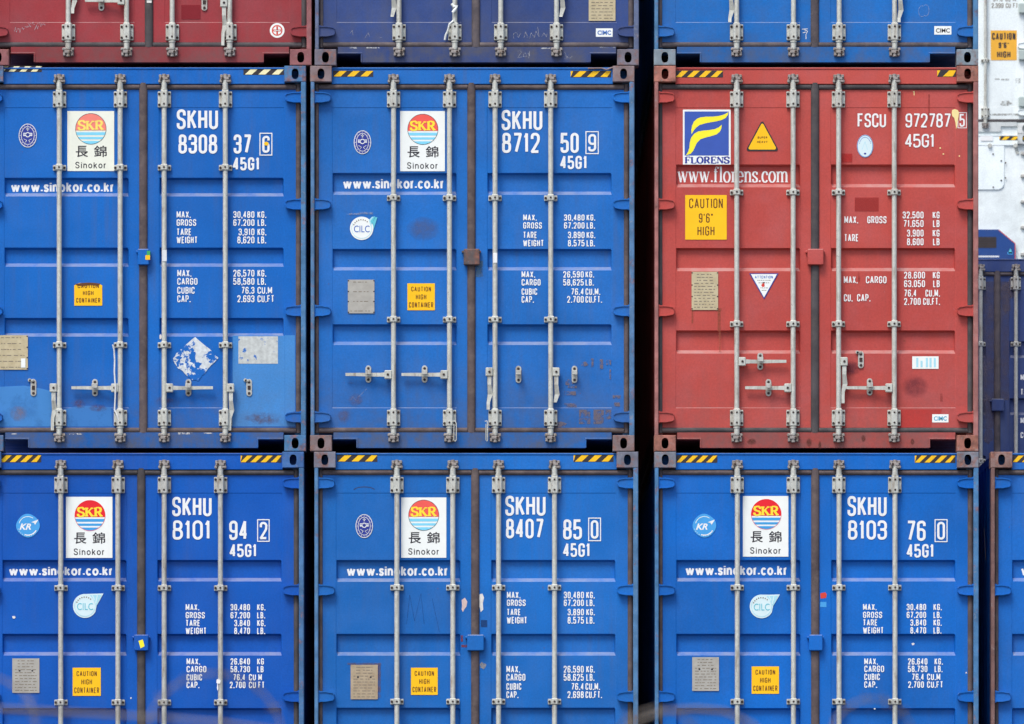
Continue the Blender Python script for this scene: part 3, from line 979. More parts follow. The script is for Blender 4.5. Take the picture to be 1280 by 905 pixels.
class Container:
    def __init__(s, x0, tier, row, rgb, label, seed, dark=None, post=None, cast=None, castrust=.5, grime=.5, fade=.25, rust=.5,
                 tv=((136.5, 159.5), (229, 252.3), (322, 345)), guides=(170, 312.7), bars=(104, 174.2, 231.5, 301.3),
                 handles=(), catches=(), rub='rubber', box=True, boxcol=None, hw='galv', plain=False, group='shipping containers stacked in rows', castrgb=None, bodyrgb=None):
        s.row = row                                    # depth of the front face
        s.k = (D + row) / D
        xc = (x0 - 640) / S * s.k + W_ / 2
        s.zc = (tier - 1) * H_
        s.xc = xc
        r = s.root = thing('shipping_container', label, 'shipping container', (xc, row + L_ / 2, s.zc), group)
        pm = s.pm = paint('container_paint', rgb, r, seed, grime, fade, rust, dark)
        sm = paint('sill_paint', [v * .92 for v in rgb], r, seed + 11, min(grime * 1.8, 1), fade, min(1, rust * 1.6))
        cstm = worn_steel('corner_steel', [v + 22 for v in (castrgb or [v * .5 + 46 for v in rgb])], seed, castrust * .8, r)
        pom = worn_steel('post_steel', post or [v * .5 + 72 for v in rgb], seed + 4, .18, r)
        s.mats = dict(paint=pm, sill=sm, cast=cstm, post=pom)
        add = lambda nm, key, fn, mats, par=r, loc=(0, 0, 0): link(nm, shared(key, fn), mats, par, loc)
        add('body', 'body', body_bm, [pm])
        add('header', 'header', header_bm, [pm])
        add('sill', 'sill', sill_bm, [sm])
        for sd in 'LR':
            add('corner_post', ('corner_post', sd), post_bm(sd), [pom])
        for u in (13.6, 391.9):
            for v in (10.4, 472.2):
                for y in (0, 1):
                    o = add('corner_casting', 'corner_casting', casting_bm, [cstm, M['slot_shade']], r, ((u / S) - W_ / 2, U0 if not y else -U0, H_ - v / S))
                    if y:
                        o.rotation_euler = (0, 0, math.pi)
        s.doors = {}
        rubm = M[rub]
        for sd in 'LR':
            d = add('door', ('door', sd, tv), door_bm(sd, tv), [pm])
            s.doors[sd] = d
            add('door_gasket', ('door_gasket', sd), gasket_bm(sd), [rubm], d)
            for i in range(4):
                add('hinge', ('hinge', sd, i), hinge_bm(sd, i), [pm], d)
        if plain:
            return
        hm = M[hw]
        for n, b in enumerate(bars):
            bx = cm(b, 0, .02)[0]
            def barf(bm):
                z0, z1 = H_ - 462 / S, H_ - 17 / S
                pcyl(bm, (0, 0, z0), (0, 0, z1), 3.15 / S, 20, 0)
            bo = add('locking_bar', 'locking_bar', barf, [hm], r, (bx, U0 + YB, 0))
            jz = lambda v: H_ - v / S
            for v in (41.5, 440.0):
                add('bearing_bracket', 'bearing_bracket', bracket_bm, [hm, M['bolt']], bo, (0, 0, jz(v)))
            for v in guides:
                add('rod_guide', 'rod_guide', guide_bm, [hm, M['bolt']], bo, (0, 0, jz(v)))
            add('bar_collar', 'bar_collar', collar_bm, [hm], bo, (0, 0, jz(26)))
            o = add('bar_collar', 'bar_collar', collar_bm, [hm], bo, (0, 0, jz(456)))
            o.rotation_euler = (math.pi, 0, 0)
            add('cam_lock', 'cam_lock', cam_bm, [M['cam'], M['bolt']], bo, (0, 0, jz(16.5)))
            o = add('cam_lock', 'cam_lock', cam_bm, [M['cam'], M['bolt']], bo, (0, 0, jz(464.5)))
            o.rotation_euler = (0, math.pi, 0)
            for (i, dr, v, ln) in handles:
                if i == n:
                    o = add('bar_handle', ('bar_handle', 'D' if dr in 'dD' else dr, ln), handle_bm('D' if dr in 'dD' else dr, ln), [hm, M['bolt']], bo, (0, 0, jz(v)))
                    if dr == 'd':                      # hangs on the left side of its bar
                        o.location = (-14 / S, 0, jz(v))
        for (u, v, hook) in catches:
            c = cm(u, v, .05)
            add('handle_catch', ('handle_catch', hook), catch_bm(hook), [M['galv_dull'], M['bolt']], s.doors['L' if u < 201 else 'R'], (c[0], U0 + YP - .001, c[2]))
        if box:
            bm = bmesh.new()
            w = 10 if box is True else box
            cbox(bm, 201 - w + 1, 201 + w + 1, 229, 249, .012, YD - .002, 0, .006)
            cbox(bm, 201 - w - 1.5, 201 + w + 2.5, 231, 233.5, .03, YD - .002, 0, .002)
            link('lock_box', to_mesh(bm, 'lock_box'), boxcol or pm, r)
    def q(s, px, py, dy):                              # image coordinates on this container's face -> local metres
        k = s.k + max(dy, 0) / D
        x = (px - 640) / S * s.k - s.xc
        z = CAMZ + (HZ - py) / S * k - s.zc
        return (x, U0 + dy, z)
    def art(s, dy=YD - .001):
        return Art(s, dy)

TROUGH = YP + TR - .002
def hazard(c, x0, y0, x1, y1, n, yel='hz_yellow', ph=0.0, first=None):
    a = c.art(YH - .0012)
    a.rect(x0, y0, x1, y1, 'hz_black'); a.up()
    h = y1 - y0; p = (x1 - x0) / n
    for i in range(-1, n + 1):
        xa = x0 + (i + ph) * p
        q = [(xa, y1 - .5), (xa + p * .52, y1 - .5), (xa + p * .52 + h * .95, y0 + .5), (xa + h * .95, y0 + .5)]
        q = [(min(max(x, x0), x1), y) for x, y in q]
        if abs(q[0][0] - q[1][0]) + abs(q[2][0] - q[3][0]) > 1.5:
            a.poly(q, first if (first and i <= 0) else yel)
    a.build('warning_stripe', c.root)

def skr(c, x0, y0, x1, y1, cx, cy, r, age):
    red, yel, blu = {0: ('red_logo', 'yel_logo', 'blue_logo'), 1: ('red_faded', 'yel_logo', 'blue_faded'), 2: ('red_pale', 'yel_pale', 'blue_faded')}[age]
    a = c.art(); a.rect(x0, y0, x1, y1, 'panel_old' if age == 2 else 'panel')
    st = a.build('logo_sticker', c.root)
    e = c.art(); e.k = .0008
    k = r / 19.0
    e.band(cx, cy, r, cy - r * .999, cy + 2.0 * k, red)
    for s0, s1 in ((4.2, 7.8), (10.0, 12.9), (15.0, 18.98)):
        e.band(cx, cy, r, cy + s0 * k, cy + s1 * k, blu)
    e.up(); e.stroke(arc(cx, cy, r, r, 0, 360, 48), .5, 'ink' if age else red, closed=True)
    e.up(); e.serif('SKR', cx - 15.6 * k, cx + 15.8 * k, cy - 9.8 * k, cy + 1.2 * k, yel, 2.9, 1.5, .05)
    e.build('emblem', st)
    t = c.art(); t.k = .0008
    ox = (x0 + x1) / 2 - .2
    t.font('\u9577', ox - 18.6, ox - 3.2, cy + 21.2, cy + 35.4, 'ink', .012)
    t.font('\u9326', ox + 4.2, ox + 20.2, cy + 21.0, cy + 35.2, 'ink', .012)
    t.build('lettering', st)
    t = c.art(); t.k = .0008
    t.sans('Sinokor', ox - 19.5, ox + 19.5, cy + 43.4, cy + 49.4, 'ink', 1.15, .2)
    t.build('lettering', st)

def website(c, txt, x0, x1, yt, yb, key='white'):
    a = c.art(TROUGH); a.sans(txt, x0, x1, yt + 1.7, yb, key, 2.55, .06); a.build('website_lettering', c.root)

def oval(c, cx, cy, rx=11, ry=15):
    a = c.art(); a.disc(cx, cy, rx, ry, 'navy_print'); a.up()
    a.stroke(arc(cx, cy, rx - .6, ry - .6, 0, 360, 44), .9, 'white_worn', closed=True)
    a.stroke(arc(cx, cy, rx - 3.4, ry - 3.8, 0, 360, 36), .7, 'white_worn', closed=True)
    for i in range(16):
        t = math.radians(i * 22.5)
        a.rect(cx + (rx - 2) * math.cos(t) - .4, cy + (ry - 2.2) * math.sin(t) - .4, cx + (rx - 2) * math.cos(t) + .4, cy + (ry - 2.2) * math.sin(t) + .4, 'white_worn')
    a.up(.0003)
    a.stroke(arc(cx, cy - 1, 2.7, 2.7, 0, 360, 20), 1.0, 'white', closed=True)
    a.rect(cx - 5.6, cy - 3.4, cx - 2.6, cy + .6, 'white_worn'); a.rect(cx + 2.6, cy - 3.4, cx + 5.6, cy + .6, 'white_worn')
    a.up(.0003)
    a.rect(cx - 5, cy - 2.1, cx + 5, cy - 1.4, 'navy_print')
    a.rect(cx - .6, cy - 10, cx + .6, cy - 6, 'white_worn'); a.rect(cx - 2, cy - 8.6, cx + 2, cy - 7.8, 'white_worn')
    for s in (-1, 1):
        a.stroke([(cx + s * 5, cy + 4), (cx + s * 1.2, cy + 6.2), (cx + s * 3, cy + 8.5)], .6, 'white_worn')
    a.build('approval_sticker', c.root)

def kr(c, cx, cy, r=14.5):
    a = c.art()
    a.poly([(cx + r * (1 + .025 * math.cos(i * 7)) * math.cos(2 * math.pi * i / 36), cy + r * (1 + .025 * math.cos(i * 7)) * math.sin(2 * math.pi * i / 36)) for i in range(36)], 'pale_blue')
    a.up()
    a.font('KR', cx - 10.5, cx + 4.0, cy - 2.6, cy + 5.2, 'white', .03, .3); a.up(.0003)
    a.poly([(cx + 4, cy - 4.2), (cx + 13.2, cy - 7.6), (cx + 9.0, cy - 1.0), (cx + 7.6, cy - 3.6)], 'white')
    a.stroke(arc(cx, cy, r - 3.2, r - 3.2, 55, 165, 20), .9, 'ice')
    a.stroke(arc(cx, cy, r - 2.6, r - 2.6, 250, 330, 20), 1.3, 'white')
    for i in range(9):
        t = math.radians(200 + i * 13)
        a.rect(cx + (r - 1.7) * math.cos(t) - .5, cy - (r - 1.7) * math.sin(t) - .4, cx + (r - 1.7) * math.cos(t) + .5, cy - (r - 1.7) * math.sin(t) + .4, 'ice')
    a.build('round_sticker', c.root)

def cilc(c, cx, cy, r, tip, torn=False):
    a = c.art()
    if torn:
        a.disc(cx, cy, r, r, 'panel'); a.up()
        a.poly([(cx + 9, cy - 10.5), (cx + 13, cy - 14.5), (tip[0] - 4, tip[1]), (tip[0] - 8, cy - 2), (cx + 13, cy + 3)], 'teal_pale'); a.up(.0003)
        a.poly([(cx + 13.5, cy - 7), (tip[0] - 2.5, tip[1] + .4), (tip[0], tip[1] + .6), (cx + 15, cy + 1)], 'teal')
        a.poly([(cx + 11, cy - 9), (cx + 15.5, cy - 15), (cx + 17, cy - 15), (cx + 12.6, cy - 5)], 'teal')
    else:
        pts = arc(cx, cy, r, r, 85, 330, 40)
        a.poly(pts + [(cx + r * .98, cy - r * .1 + 1), tip, (tip[0] - 14, tip[1] + .4)], 'ice'); a.up()
        a.poly([(cx + 6, tip[1] + 2.2), (tip[0] - 2.2, tip[1] + 1.6), (cx + 14.2, cy + 0), (cx + 11.4, cy - 7.5)], 'teal_pale'); a.up(.0003)
        a.stroke([(cx + 9.2, tip[1] + 2.4), (cx + 12.2, cy - 7.5)], 1.3, 'ice')
        a.stroke([(cx + 15.5, tip[1] + 2.2), (cx + 13.4, cy - 3.0)], 1.3, 'ice')
    a.up(.0003)
    a.stroke(arc(cx, cy, r * .86, r * .86, 150, 395, 40), .5, 'teal_pale')
    k = 'cimc' if torn else 'teal'
    a.font('CILC', cx - r * .66, cx + r * .68, cy - r * .24, cy + r * .34, k, 0.0)
    for i in range(8):
        t = math.radians(155 - i * 15)
        x, y = cx + r * .74 * math.cos(t), cy - r * .74 * math.sin(t)
        a.rect(x - .65, y - .7, x + .65, y + .7, 'plate_ink')
    a.build('round_sticker', c.root)

def caution(c, x0, y0, x1, y1, lines=None, torn=False, tk=1.0, vinyl='yellow', ink='brown_ink'):
    a = c.art()
    if torn:
        w = x1 - x0
        prof = [0, 3.5, 5.2, 4.2, 5.6, 4.6, 5.2, 4.0, 4.8, 3.0, .2]
        a.poly([(x0 + w * i / 10, y0 + 1.5 + (5.4 - p) * .6) for i, p in enumerate(prof)] + [(x1, y1), (x0, y1)], 'yellow')
    else:
        a.rect(x0, y0, x1, y1, vinyl)
    st = a.build('caution_sticker', c.root)
    t = c.art(); t.k = .0008
    w, h = x1 - x0, y1 - y0
    cx = (x0 + x1) / 2
    if lines is None:
        lines = [('CAUTION', .36, .12, .30), ('HIGH', .19, .41, .60), ('CONTAINER', .44, .70, .90)]
    for s, hw, a0, a1 in lines:
        t = c.art(); t.k = .0008
        t.text(s, cx - w * hw, cx + w * hw, y0 + h * a0, y0 + h * a1, w * .026 * tk, ink, w * .030)
        t.build('lettering', st)
    if torn:
        d = c.art(); d.k = .0016
        d.poly([(x0 + 1, y0 + 3), (x0 + w * .3, y0 + 1.6), (x0 + w * .62, y0 + 1.2), (x1 - 2, y0 + 2.4), (x1 - 5, y0 + 5), (x0 + w * .6, y0 + 4.2), (x0 + w * .34, y0 + 5.4), (x0 + 4, y0 + 5)], 'brown_ink')
        d.build('curled_edge', st)

def data_plate(c, x0, y0, x1, y1, key, seed, screws=True, lines=11):
    rnd = random.Random(seed)
    t = c.art(YD - .004); t.rect(x0, y0, x1, y1, key); t.up()
    w, h = x1 - x0, y1 - y0
    for i in range(lines):
        y = y0 + h * (.06 + .86 * i / (lines - 1))
        x = x0 + w * (.10 + (.10 if i < 3 else 0))
        xe = x1 - w * (.10 + (.10 if i < 3 else 0))
        while x < xe - 1:
            l = rnd.uniform(1.5, 6)
            t.rect(x, y, min(x + l, xe), y + h * .022, 'plate_ink')
            x += l + rnd.uniform(.7, 3.2)
    t.up()
    if screws:
        for fx in (.27, .74):
            t.disc(x0 + w * fx, y0 + h * .36, 1.3, 1.1, 'ink', 10)
    else:
        for fx in (.02, .98):
            for fy in (.03, .35, .65, .97):
                t.disc(x0 + w * fx, y0 + h * fy, .9, .9, 'ink', 8)
    t.build('data_plate', c.root)

def lettering(c, name, items, key='white', label=None, dy=YD - .001):
    """items: (text, x0, x1, top, base, stroke)"""
    box = c.art(dy)
    inbox = False
    for it in items:
        a = c.art(dy)
        if it[0] == '[]':
            _, x0, y0, x1, y1, t = it
            box.stroke([(x0, y0), (x1, y0), (x1, y1), (x0, y1)], t, key, closed=True); inbox = True
        elif inbox:                                  # the framed check digit
            box.k += .0002; box.text(*it, key); box.build('check_digit', c.root); inbox = False
        else:
            a.text(*it, key); a.build(name, c.root, label)

def weights(c, rows, key='white'):
    """rows: (top, base, [(text, x, 'l' or 'r', advance)])"""
    grp = {}
    for yt, yb, cells in rows:
        for tx, x, al, adv in cells:
            kind = 'figures' if tx[0].isdigit() else ('units' if len(tx) <= 6 and tx.strip('.').replace('.', '') in ('KG', 'LB', 'CUM', 'CUFT', 'CU', 'M', 'FT') and x > rows[0][2][-1][1] - 80 and x > 310 and tx != 'CU.' else 'words')
            blk = 0 if yt < rows[0][0] + 55 else 1
            if kind == 'words' and len(cells) < 3:    # words standing far apart
                blk = round(yt / 14)
            grp.setdefault((kind, blk, round(x / 28) if kind == 'words' else 0), []).append((yt, yb, tx, x, al, adv))
    for (kind, blk, _), its in grp.items():
        a = c.art()
        for yt, yb, tx, x, al, adv in its:
            a.run(tx, x, yt, yb, 1.28, key, adv, al == 'r')
        a.build('weight_' + kind, c.root)

def scribble(c, strokes, key='chalk', t=.55, name='chalk_mark', dy=YD - .001):
    a = c.art(dy)
    for p in strokes:
        a.stroke(p, t, key)
    a.build(name, c.root)

def patch(c, pts, mat, name='paint_patch', k=0.0, dy=YD - .0005, parent=None):
    o = None
    for p in (pts if isinstance(pts[0][0], (tuple, list)) else [pts]):
        k += .0001
        a = c.art(dy); a.k = k; a.poly(p, mat)
        o = a.build(name, parent or c.root)
    return o

def R(x0, y0, x1, y1):
    return [(x0, y0), (x1, y0), (x1, y1), (x0, y1)]

def blob(cx, cy, rx, ry, seed, n=26, j=.2):
    r = random.Random(seed)
    ph = [r.uniform(0, 6.3) for _ in range(4)]
    return [(cx + rx * (1 + j * math.sin(3 * t + ph[0]) * .6 + j * math.sin(5 * t + ph[1]) * .5) * math.cos(t),
             cy + ry * (1 + j * math.sin(2 * t + ph[2]) * .5 + j * math.sin(6 * t + ph[3]) * .5) * math.sin(t)) for t in [2 * math.pi * i / n for i in range(n)]]

# ------------------------------------------------------------------ ground
def ground():
    t = NT('yard_asphalt')
    g = t.n('ShaderNodeNewGeometry')
    base = t.mix(t.ramp(t.noise(g.outputs['Position'], .35, 6), .3, .7), lin(74, 74, 74), lin(104, 102, 98))
    base = t.mix(t.mul(t.ramp(t.noise(g.outputs['Position'], 60, 3), .5, .7), .3), base, lin(130, 128, 122))
    t.l(base, t.b.inputs['Base Color']); t.b.inputs['Roughness'].default_value = .9
    bm = bmesh.new()
    vs = [bm.verts.new(p) for p in ((-1500, -1500, 0), (1500, -1500, 0), (1500, 1500, 0), (-1500, 1500, 0))]
    bm.faces.new(vs)
    o = link('ground', to_mesh(bm, 'ground'), t.m)
    o['kind'] = 'structure'
ground()

BLUE = (30, 92, 178)
BLUE_BACK = 13.44
BACK2 = 26.65
A_H = lambda v: ((0, 'L', v, 60), (1, 'L', v, 60), (2, 'D', v, 50), (3, 'D', v, 42))

# ================================================================== the stacks
exec_order = []
# ---- top tier
c = Container(-16, 4, 0, (162, 56, 62), 'dull red container with round white sticker and chalk scribble at the upper left', 1.1,
              castrust=.35, grime=.35, fade=.22, tv=((140.5, 160), (228, 248), (316, 335.5)), guides=(127, 349), bars=(101, 174, 231, 303),
              handles=((0, 'D', 373, 44), (1, 'L', 401, 52), (3, 'd', 404, 53)), catches=((142, 403, False), (271, 403, True)), rub='rubber_dark')
a = c.art(); a.disc(346, 38, 9.2, 9.2, 'panel'); a.up(); a.stroke(arc(346, 38, 6, 6, 0, 360, 30), 1.4, 'red_tag', closed=True)
a.rect(341, 36.8, 351, 39.2, 'red_tag'); a.rect(345, 33, 347, 43, 'red_tag'); a.up(.0003); a.rect(342, 37.5, 350, 38.4, 'panel'); a.build('round_sticker', c.root)
rn = random.Random(5)
st = []
for i in range(9):
    x = 17 + i * 4.4
    y = 37 - i * .9 + rn.uniform(-2, 2)
    st.append([(x, y + rn.uniform(-1, 3)), (x + 1.5, y - rn.uniform(1, 4)), (x + 2.6, y + rn.uniform(-1, 3)), (x + 4, y - rn.uniform(0, 3))])
st += [[(42, 38), (47, 28)], [(34, 29), (36, 31), (38, 28)]]
scribble(c, st)
patch(c, R(226, 6, 250, 24), stain('red_overpaint', (140, 38, 48), .8, 8, .2, .1))
patch(c, R(183, .5, 189, 3.6), 'bare', 'tape', dy=.040)

c = Container(393.2, 4, 0, (48, 74, 136), 'navy blue container with beige data plate and chalk marks on its bottom sill', 2.3,
              castrust=.45, grime=.6, fade=.3, castrgb=(96, 92, 104), bars=(105.5, 175.3, 232.7, 302.5),
              handles=((0, 'd', 382, 39), (3, 'D', 382, 39)))
data_plate(c, 736, -20, 769.5, 26, 'plate_beige', 3)
a = c.art(); a.rect(745, 35.4, 766, 46, 'panel'); a.up(); a.font('CIMC', 747, 764, 38, 43.6, 'cimc', .03); a.build('maker_sticker', c.root)
scribble(c, [[(642, 48), (642, 42), (646, 40), (648, 47), (651, 41)], [(655, 47), (657, 40), (660, 47)], [(662, 48), (664, 41), (668, 47), (670, 39), (674, 46), (672, 33)], [(677, 46), (680, 41), (683, 46), (684, 42)]])
scribble(c, [[(647, 64), (650, 63), (652, 65), (647, 72), (653, 71)], [(655, 67), (654, 71), (658, 71), (657, 66), (655, 67)], [(660, 66), (662, 70), (662, 64), (661, 73)]], dy=YH - .001)
scribble(c, [[(706, 65), (709, 73)], [(712, 68), (709, 71), (712, 73), (715, 70), (714, 73)], [(705, 73), (709, 74)]], dy=YH - .001)
scribble(c, [[(437, 42), (440, 38), (441, 44)], [(456, 47), (460, 41), (462, 46)], [(474, 47), (477, 47)]])
patch(c, [R(437, 58.8, 446, 60.6), R(458, 59, 474, 60.4), R(676, 59.6, 690, 61), R(750, 58.6, 770, 60)], 'chip', 'scrape', dy=YH - .001)
# tied rag on the second bar
bm = bmesh.new()
P = lambda x, y, d: c.q(x, y, d)
ptube(bm, [P(567, 26, -.004), P(562, 30, .0), P(560, 38, .03), P(557, 44, .04), P(556, 50, .05)], .008)
ptube(bm, [P(565, 5, -.008), P(567, 9, -.012), P(571, 8, -.01), P(569, 12, -.012), P(566, 16, -.01)], .012)
link('tied_rag', to_mesh(bm, 'tied_rag'), M['panel'], c.root)

c = Container(817.5, 4, 0, (14, 110, 194), 'bright blue container on top of the red container with the yellow triangle sticker', 3.7,
              castrust=.4, grime=.4, fade=.2, castrgb=(110, 124, 134), bars=(103.5, 174.5, 231.7, 301), handles=((0, 'd', 385, 43), (3, 'D', 385, 43)), guides=(158, 322))
a = c.art(); a.rect(1168.6, 32.6, 1190, 43.2, 'panel'); a.up(); a.font('CIMC', 1170.6, 1188, 35.4, 40.8, 'ink', .02); a.build('maker_sticker', c.root)
scribble(c, [[(1003, 36.5), (1010, 36)], [(1006, 37), (1010, 39), (1008, 43), (1008, 49)], [(1004, 41), (1008, 40)]], 'white', .7)
scribble(c, [arc(1153, 14, 4, 7, 60, 300, 14), arc(1158, 13, 4, 7, -120, 120, 14)], 'chalk', .5)

# ---- middle tier
c1 = c = Container(-23, 3, 0, (6, 103, 191), 'blue container with peeled white diamond patch and lighter repainted lower right door corner', 4.2,
              dark=(4, 95, 180), castrust=.6, grime=.55, fade=.18, rust=.8, tv=((140.5, 160), (228, 248), (316, 335.5)), guides=(127, 349), bars=(96.8, 173, 228, 304.5),
              handles=((0, 'd', 403, 53), (1, 'L', 403, 61), (2, 'R', 403, 61), (3, 'D', 403, 53)), catches=((64, 403, True), (141, 403, False), (258, 403, False), (334, 403, True)), rub='rubber_brown', box=7)
UND = (4, 99, 186)
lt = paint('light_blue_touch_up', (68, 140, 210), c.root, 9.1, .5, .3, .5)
patch(c, [R(290.2, 419.5, 355.5, 511), R(288, 510.8, 355.5, 533), R(355.7, 419, 368.4, 533)], lt, 'repainted_patch')
patch(c, [[(-11, 484), (30, 482), (52, 486), (68, 490), (67, 533), (-11, 533)]], stain('thin_light_blue', (76, 146, 216), .8, 3, .32, .2), 'repainted_patch')
patch(c, [[(78, 512), (100, 507), (138, 509), (140, 533), (78, 533)]], stain('thin_light_blue_film', (70, 138, 212), .75, 4, .34, .2), 'repainted_patch')
skr(c, 83.4, 138.8, 142, 213.8, 112.8, 161, 19.2, 2)
oval(c, 33.8, 169.4, 11.5, 15)
website(c, 'www.sinokor.co.kr', 12, 141.6, 228.6, 240.2)
lettering(c, 'serial_number', [('SKHU', 220.3, 272, 136.6, 161.6, 3.5), ('8308', 222.5, 271, 168, 192, 3.4), ('37', 291.5, 313.4, 168, 192, 3.4), ('[]', 324.5, 166.6, 339.4, 193.8, 1.2), ('6', 327.4, 336.6, 169.8, 191, 2.8), ('45G1', 290.3, 324, 196.6, 213, 2.7)])
a = c.art(); a.k = .002; a.disc(332.5, 179.5, 3.0, 2.4, 'hz_yellow', 12); a.build('paint_residue', c.root)
def wt_rows(y, vals, lx, lw, rx, ux, dot='.'):
    pass
AD = 5.05
weights(c, [(264, 272.4, [('MAX.', 220.2, 'l', 5.0), ('30,480', 317.6, 'r', AD), ('KG.', 321.4, 'l', 4.8)]),
            (274, 282.4, [('GROSS', 220.2, 'l', 5.1), ('67.200', 317.6, 'r', AD), ('LB.', 321.6, 'l', 4.8)]),
            (285.6, 294.2, [('TARE', 220.2, 'l', 4.9), ('3,910', 317.6, 'r', AD), ('KG.', 321.4, 'l', 4.8)]),
            (295.6, 304.2, [('WEIGHT', 220.2, 'l', 4.75), ('8,620', 317.6, 'r', AD), ('LB.', 321.6, 'l', 4.8)]),
            (337.2, 345.8, [('MAX.', 221, 'l', 5.0), ('26,570', 317.6, 'r', AD), ('KG.', 321.4, 'l', 4.8)]),
            (347.4, 356, [('CARGO', 221, 'l', 5.2), ('58,580', 317.6, 'r', AD), ('LB.', 321.4, 'l', 4.8)]),
            (358.6, 367.2, [('CUBIC', 221, 'l', 5.1), ('76.3', 317.6, 'r', AD), ('CU.M', 321.4, 'l', 5.3)]),
            (369, 377.8, [('CAP.', 221, 'l', 5.0), ('2.693', 317.6, 'r', AD), ('CU.FT', 321.4, 'l', 5.0)])])
caution(c, 92, 352, 127, 382, [('CAUTION', .38, .13, .27), ('HIGH', .19, .38, .57), ('CONTAINER', .43, .68, .88)], True)
data_plate(c, -8, 419, 34, 462, 'plate_beige', 11, False, 6)
a = c.art(YD - .007); a.rect(25.5, 448, 31, 459.5, 'panel'); a.build('price_tag', c.root)
# what is left of a diamond placard and of a square notice
dm = []
rn = random.Random(8)
corn = [(243.75, 420.5), (272.5, 447.5), (252, 470), (247.5, 476), (238.5, 474), (229, 465), (221, 459), (215, 448.5), (222, 440)]
for p, q in zip(corn, corn[1:] + corn[:1]):
    for k in range(5):
        t = k / 5
        dm.append((p[0] + (q[0] - p[0]) * t + rn.uniform(-.7, .7), p[1] + (q[1] - p[1]) * t + rn.uniform(-.7, .7)))
pd = peeled('peeled_white_placard', (222, 230, 234), UND, .515, 14, 2.7)
patch(c, dm, pd, 'peeled_placard', .001)
patch(c, R(297.5, 420.4, 347, 454.6), peeled('peeled_white_notice', (208, 214, 212), (52, 112, 190), .625, 17, 1.3), 'peeled_notice', .0016)
patch(c, [blob(200, 421, 1.4, 3.2, 3)], 'bare', 'paint_chip', .001)
a = c.art(.011); a.rect(183.4, 313.5, 187.6, 320.4, 'green'); a.up(); a.rect(181.6, 319, 187.4, 324.6, 'yellow'); a.build('inspection_sticker', c.root)
a = c.art(-.001); a.rect(202.7, 312.5, 208.4, 326.5, 'white_worn'); a.build('tape', c.root)
patch(c, [R(86, 541.4, 102, 543.4), R(222, 540.6, 240, 543), R(254, 540.8, 266, 542.2), R(14, 541.6, 20, 543)], 'chip', 'scrape', dy=YH - .001)
bm = bmesh.new()
ptube(bm, [c.q(x, y, d) for x, y, d in ((141, 431, -.01), (142.6, 437, .0), (143.4, 450, .0), (143, 465, .0), (144.4, 485, -.01), (144, 500, .0), (143, 512, .01), (147, 520, -.01), (149, 530, .01))], .006)
link('white_cable', to_mesh(bm, 'white_cable'), M['cable'], c.root)
patch(c, [blob(98, 505, 9, 6, 21), blob(122, 510, 12, 5, 22)], stain('rusty_scuff', (104, 84, 110), .55, 30, .46, .14, True), 'scuff', .0008)
patch(c, [blob(22, 517, 12, 10, 25)], stain('grey_scuff', (128, 128, 150), .6, 22, .46, .14, True), 'scuff', .001)
patch(c, [blob(330, 523, 24, 8, 27), blob(205, 500, 12, 5, 28)], stain('brown_scuff', (110, 84, 84), .5, 24, .5, .12, True), 'scuff', .0018)
hazard(c, -18, 82.4, 51.6, 90, 5, 'hz_pale', .0, 'hz_yellow')
hazard(c, 304, 86, 354.7, 93.6, 3, 'hz_pale', .1)

c = Container(387.6, 3, 0, (24, 108, 192), 'blue container with torn teal-tailed round sticker, left of the red triangle-sticker container', 5.3,
              castrust=.5, grime=.6, fade=.30, rust=.7, tv=((134.5, 158), (229.6, 252.6), (324, 346)), guides=(165, 317), bars=(104.2, 174.2, 231.2, 300.8),
              handles=((0, 'L', 386.4, 60), (1, 'L', 386.4, 60), (2, 'd', 383, 47), (3, 'D', 383, 38)), catches=((72.6, 386, False), (143, 386, False), (260.5, 386.4, False), (330.6, 386.4, False)),
              rub='rubber_brown', castrgb=(112, 96, 98), boxcol=worn_steel('rusted_lock_box', (92, 84, 84), 2, .45))
skr(c, 500, 138.8, 556, 214, 528.4, 161.6, 19, 1)
oval(c, 452.8, 177.8)
cilc(c, 451.8, 285.4, 14.6, (471.5, 271), True)
website(c, 'www.sinokor.co.kr', 428, 555, 224.2, 236)
lettering(c, 'serial_number', [('SKHU', 627, 678, 137.4, 162.8, 3.5), ('8712', 627.6, 674.8, 166, 191.2, 3.4), ('50', 700.8, 723.6, 166, 191.2, 3.4), ('[]', 732.6, 164.6, 748, 192, 1.2), ('9', 735.4, 745.4, 167.6, 189.4, 2.8), ('45G1', 700.2, 734, 194.7, 211.4, 2.7)])
weights(c, [(268, 275.8, [('MAX.', 654, 'l', 4.8), ('30,480', 730.8, 'r', 4.9), ('KG.', 733.4, 'l', 4.7)]),
            (277.8, 285.8, [('GROSS', 654, 'l', 4.9), ('67.200', 730.8, 'r', 4.9), ('LB.', 733.4, 'l', 4.7)]),
            (289.6, 297.8, [('TARE', 654, 'l', 4.6), ('3.890', 730.8, 'r', 4.9), ('KG.', 733.4, 'l', 4.7)]),
            (299.8, 308, [('WEIGHT', 654, 'l', 4.7), ('8.575', 730.8, 'r', 4.9), ('LB.', 733.4, 'l', 4.7)]),
            (339, 347, [('MAX.', 652, 'l', 4.8), ('26,590', 729.8, 'r', 4.9), ('KG.', 732, 'l', 4.7)]),
            (348.8, 357, [('CARGO', 652, 'l', 4.9), ('58,625', 729.8, 'r', 4.9), ('LB.', 732, 'l', 4.7)]),
            (360.4, 368.6, [('CUBIC', 652, 'l', 4.6), ('76.4', 729.8, 'r', 4.9), ('CU.M.', 732, 'l', 4.7)]),
            (370, 378.4, [('CAP.', 652, 'l', 4.6), ('2.700', 729.8, 'r', 4.9), ('CU.FT.', 732, 'l', 4.4)])])
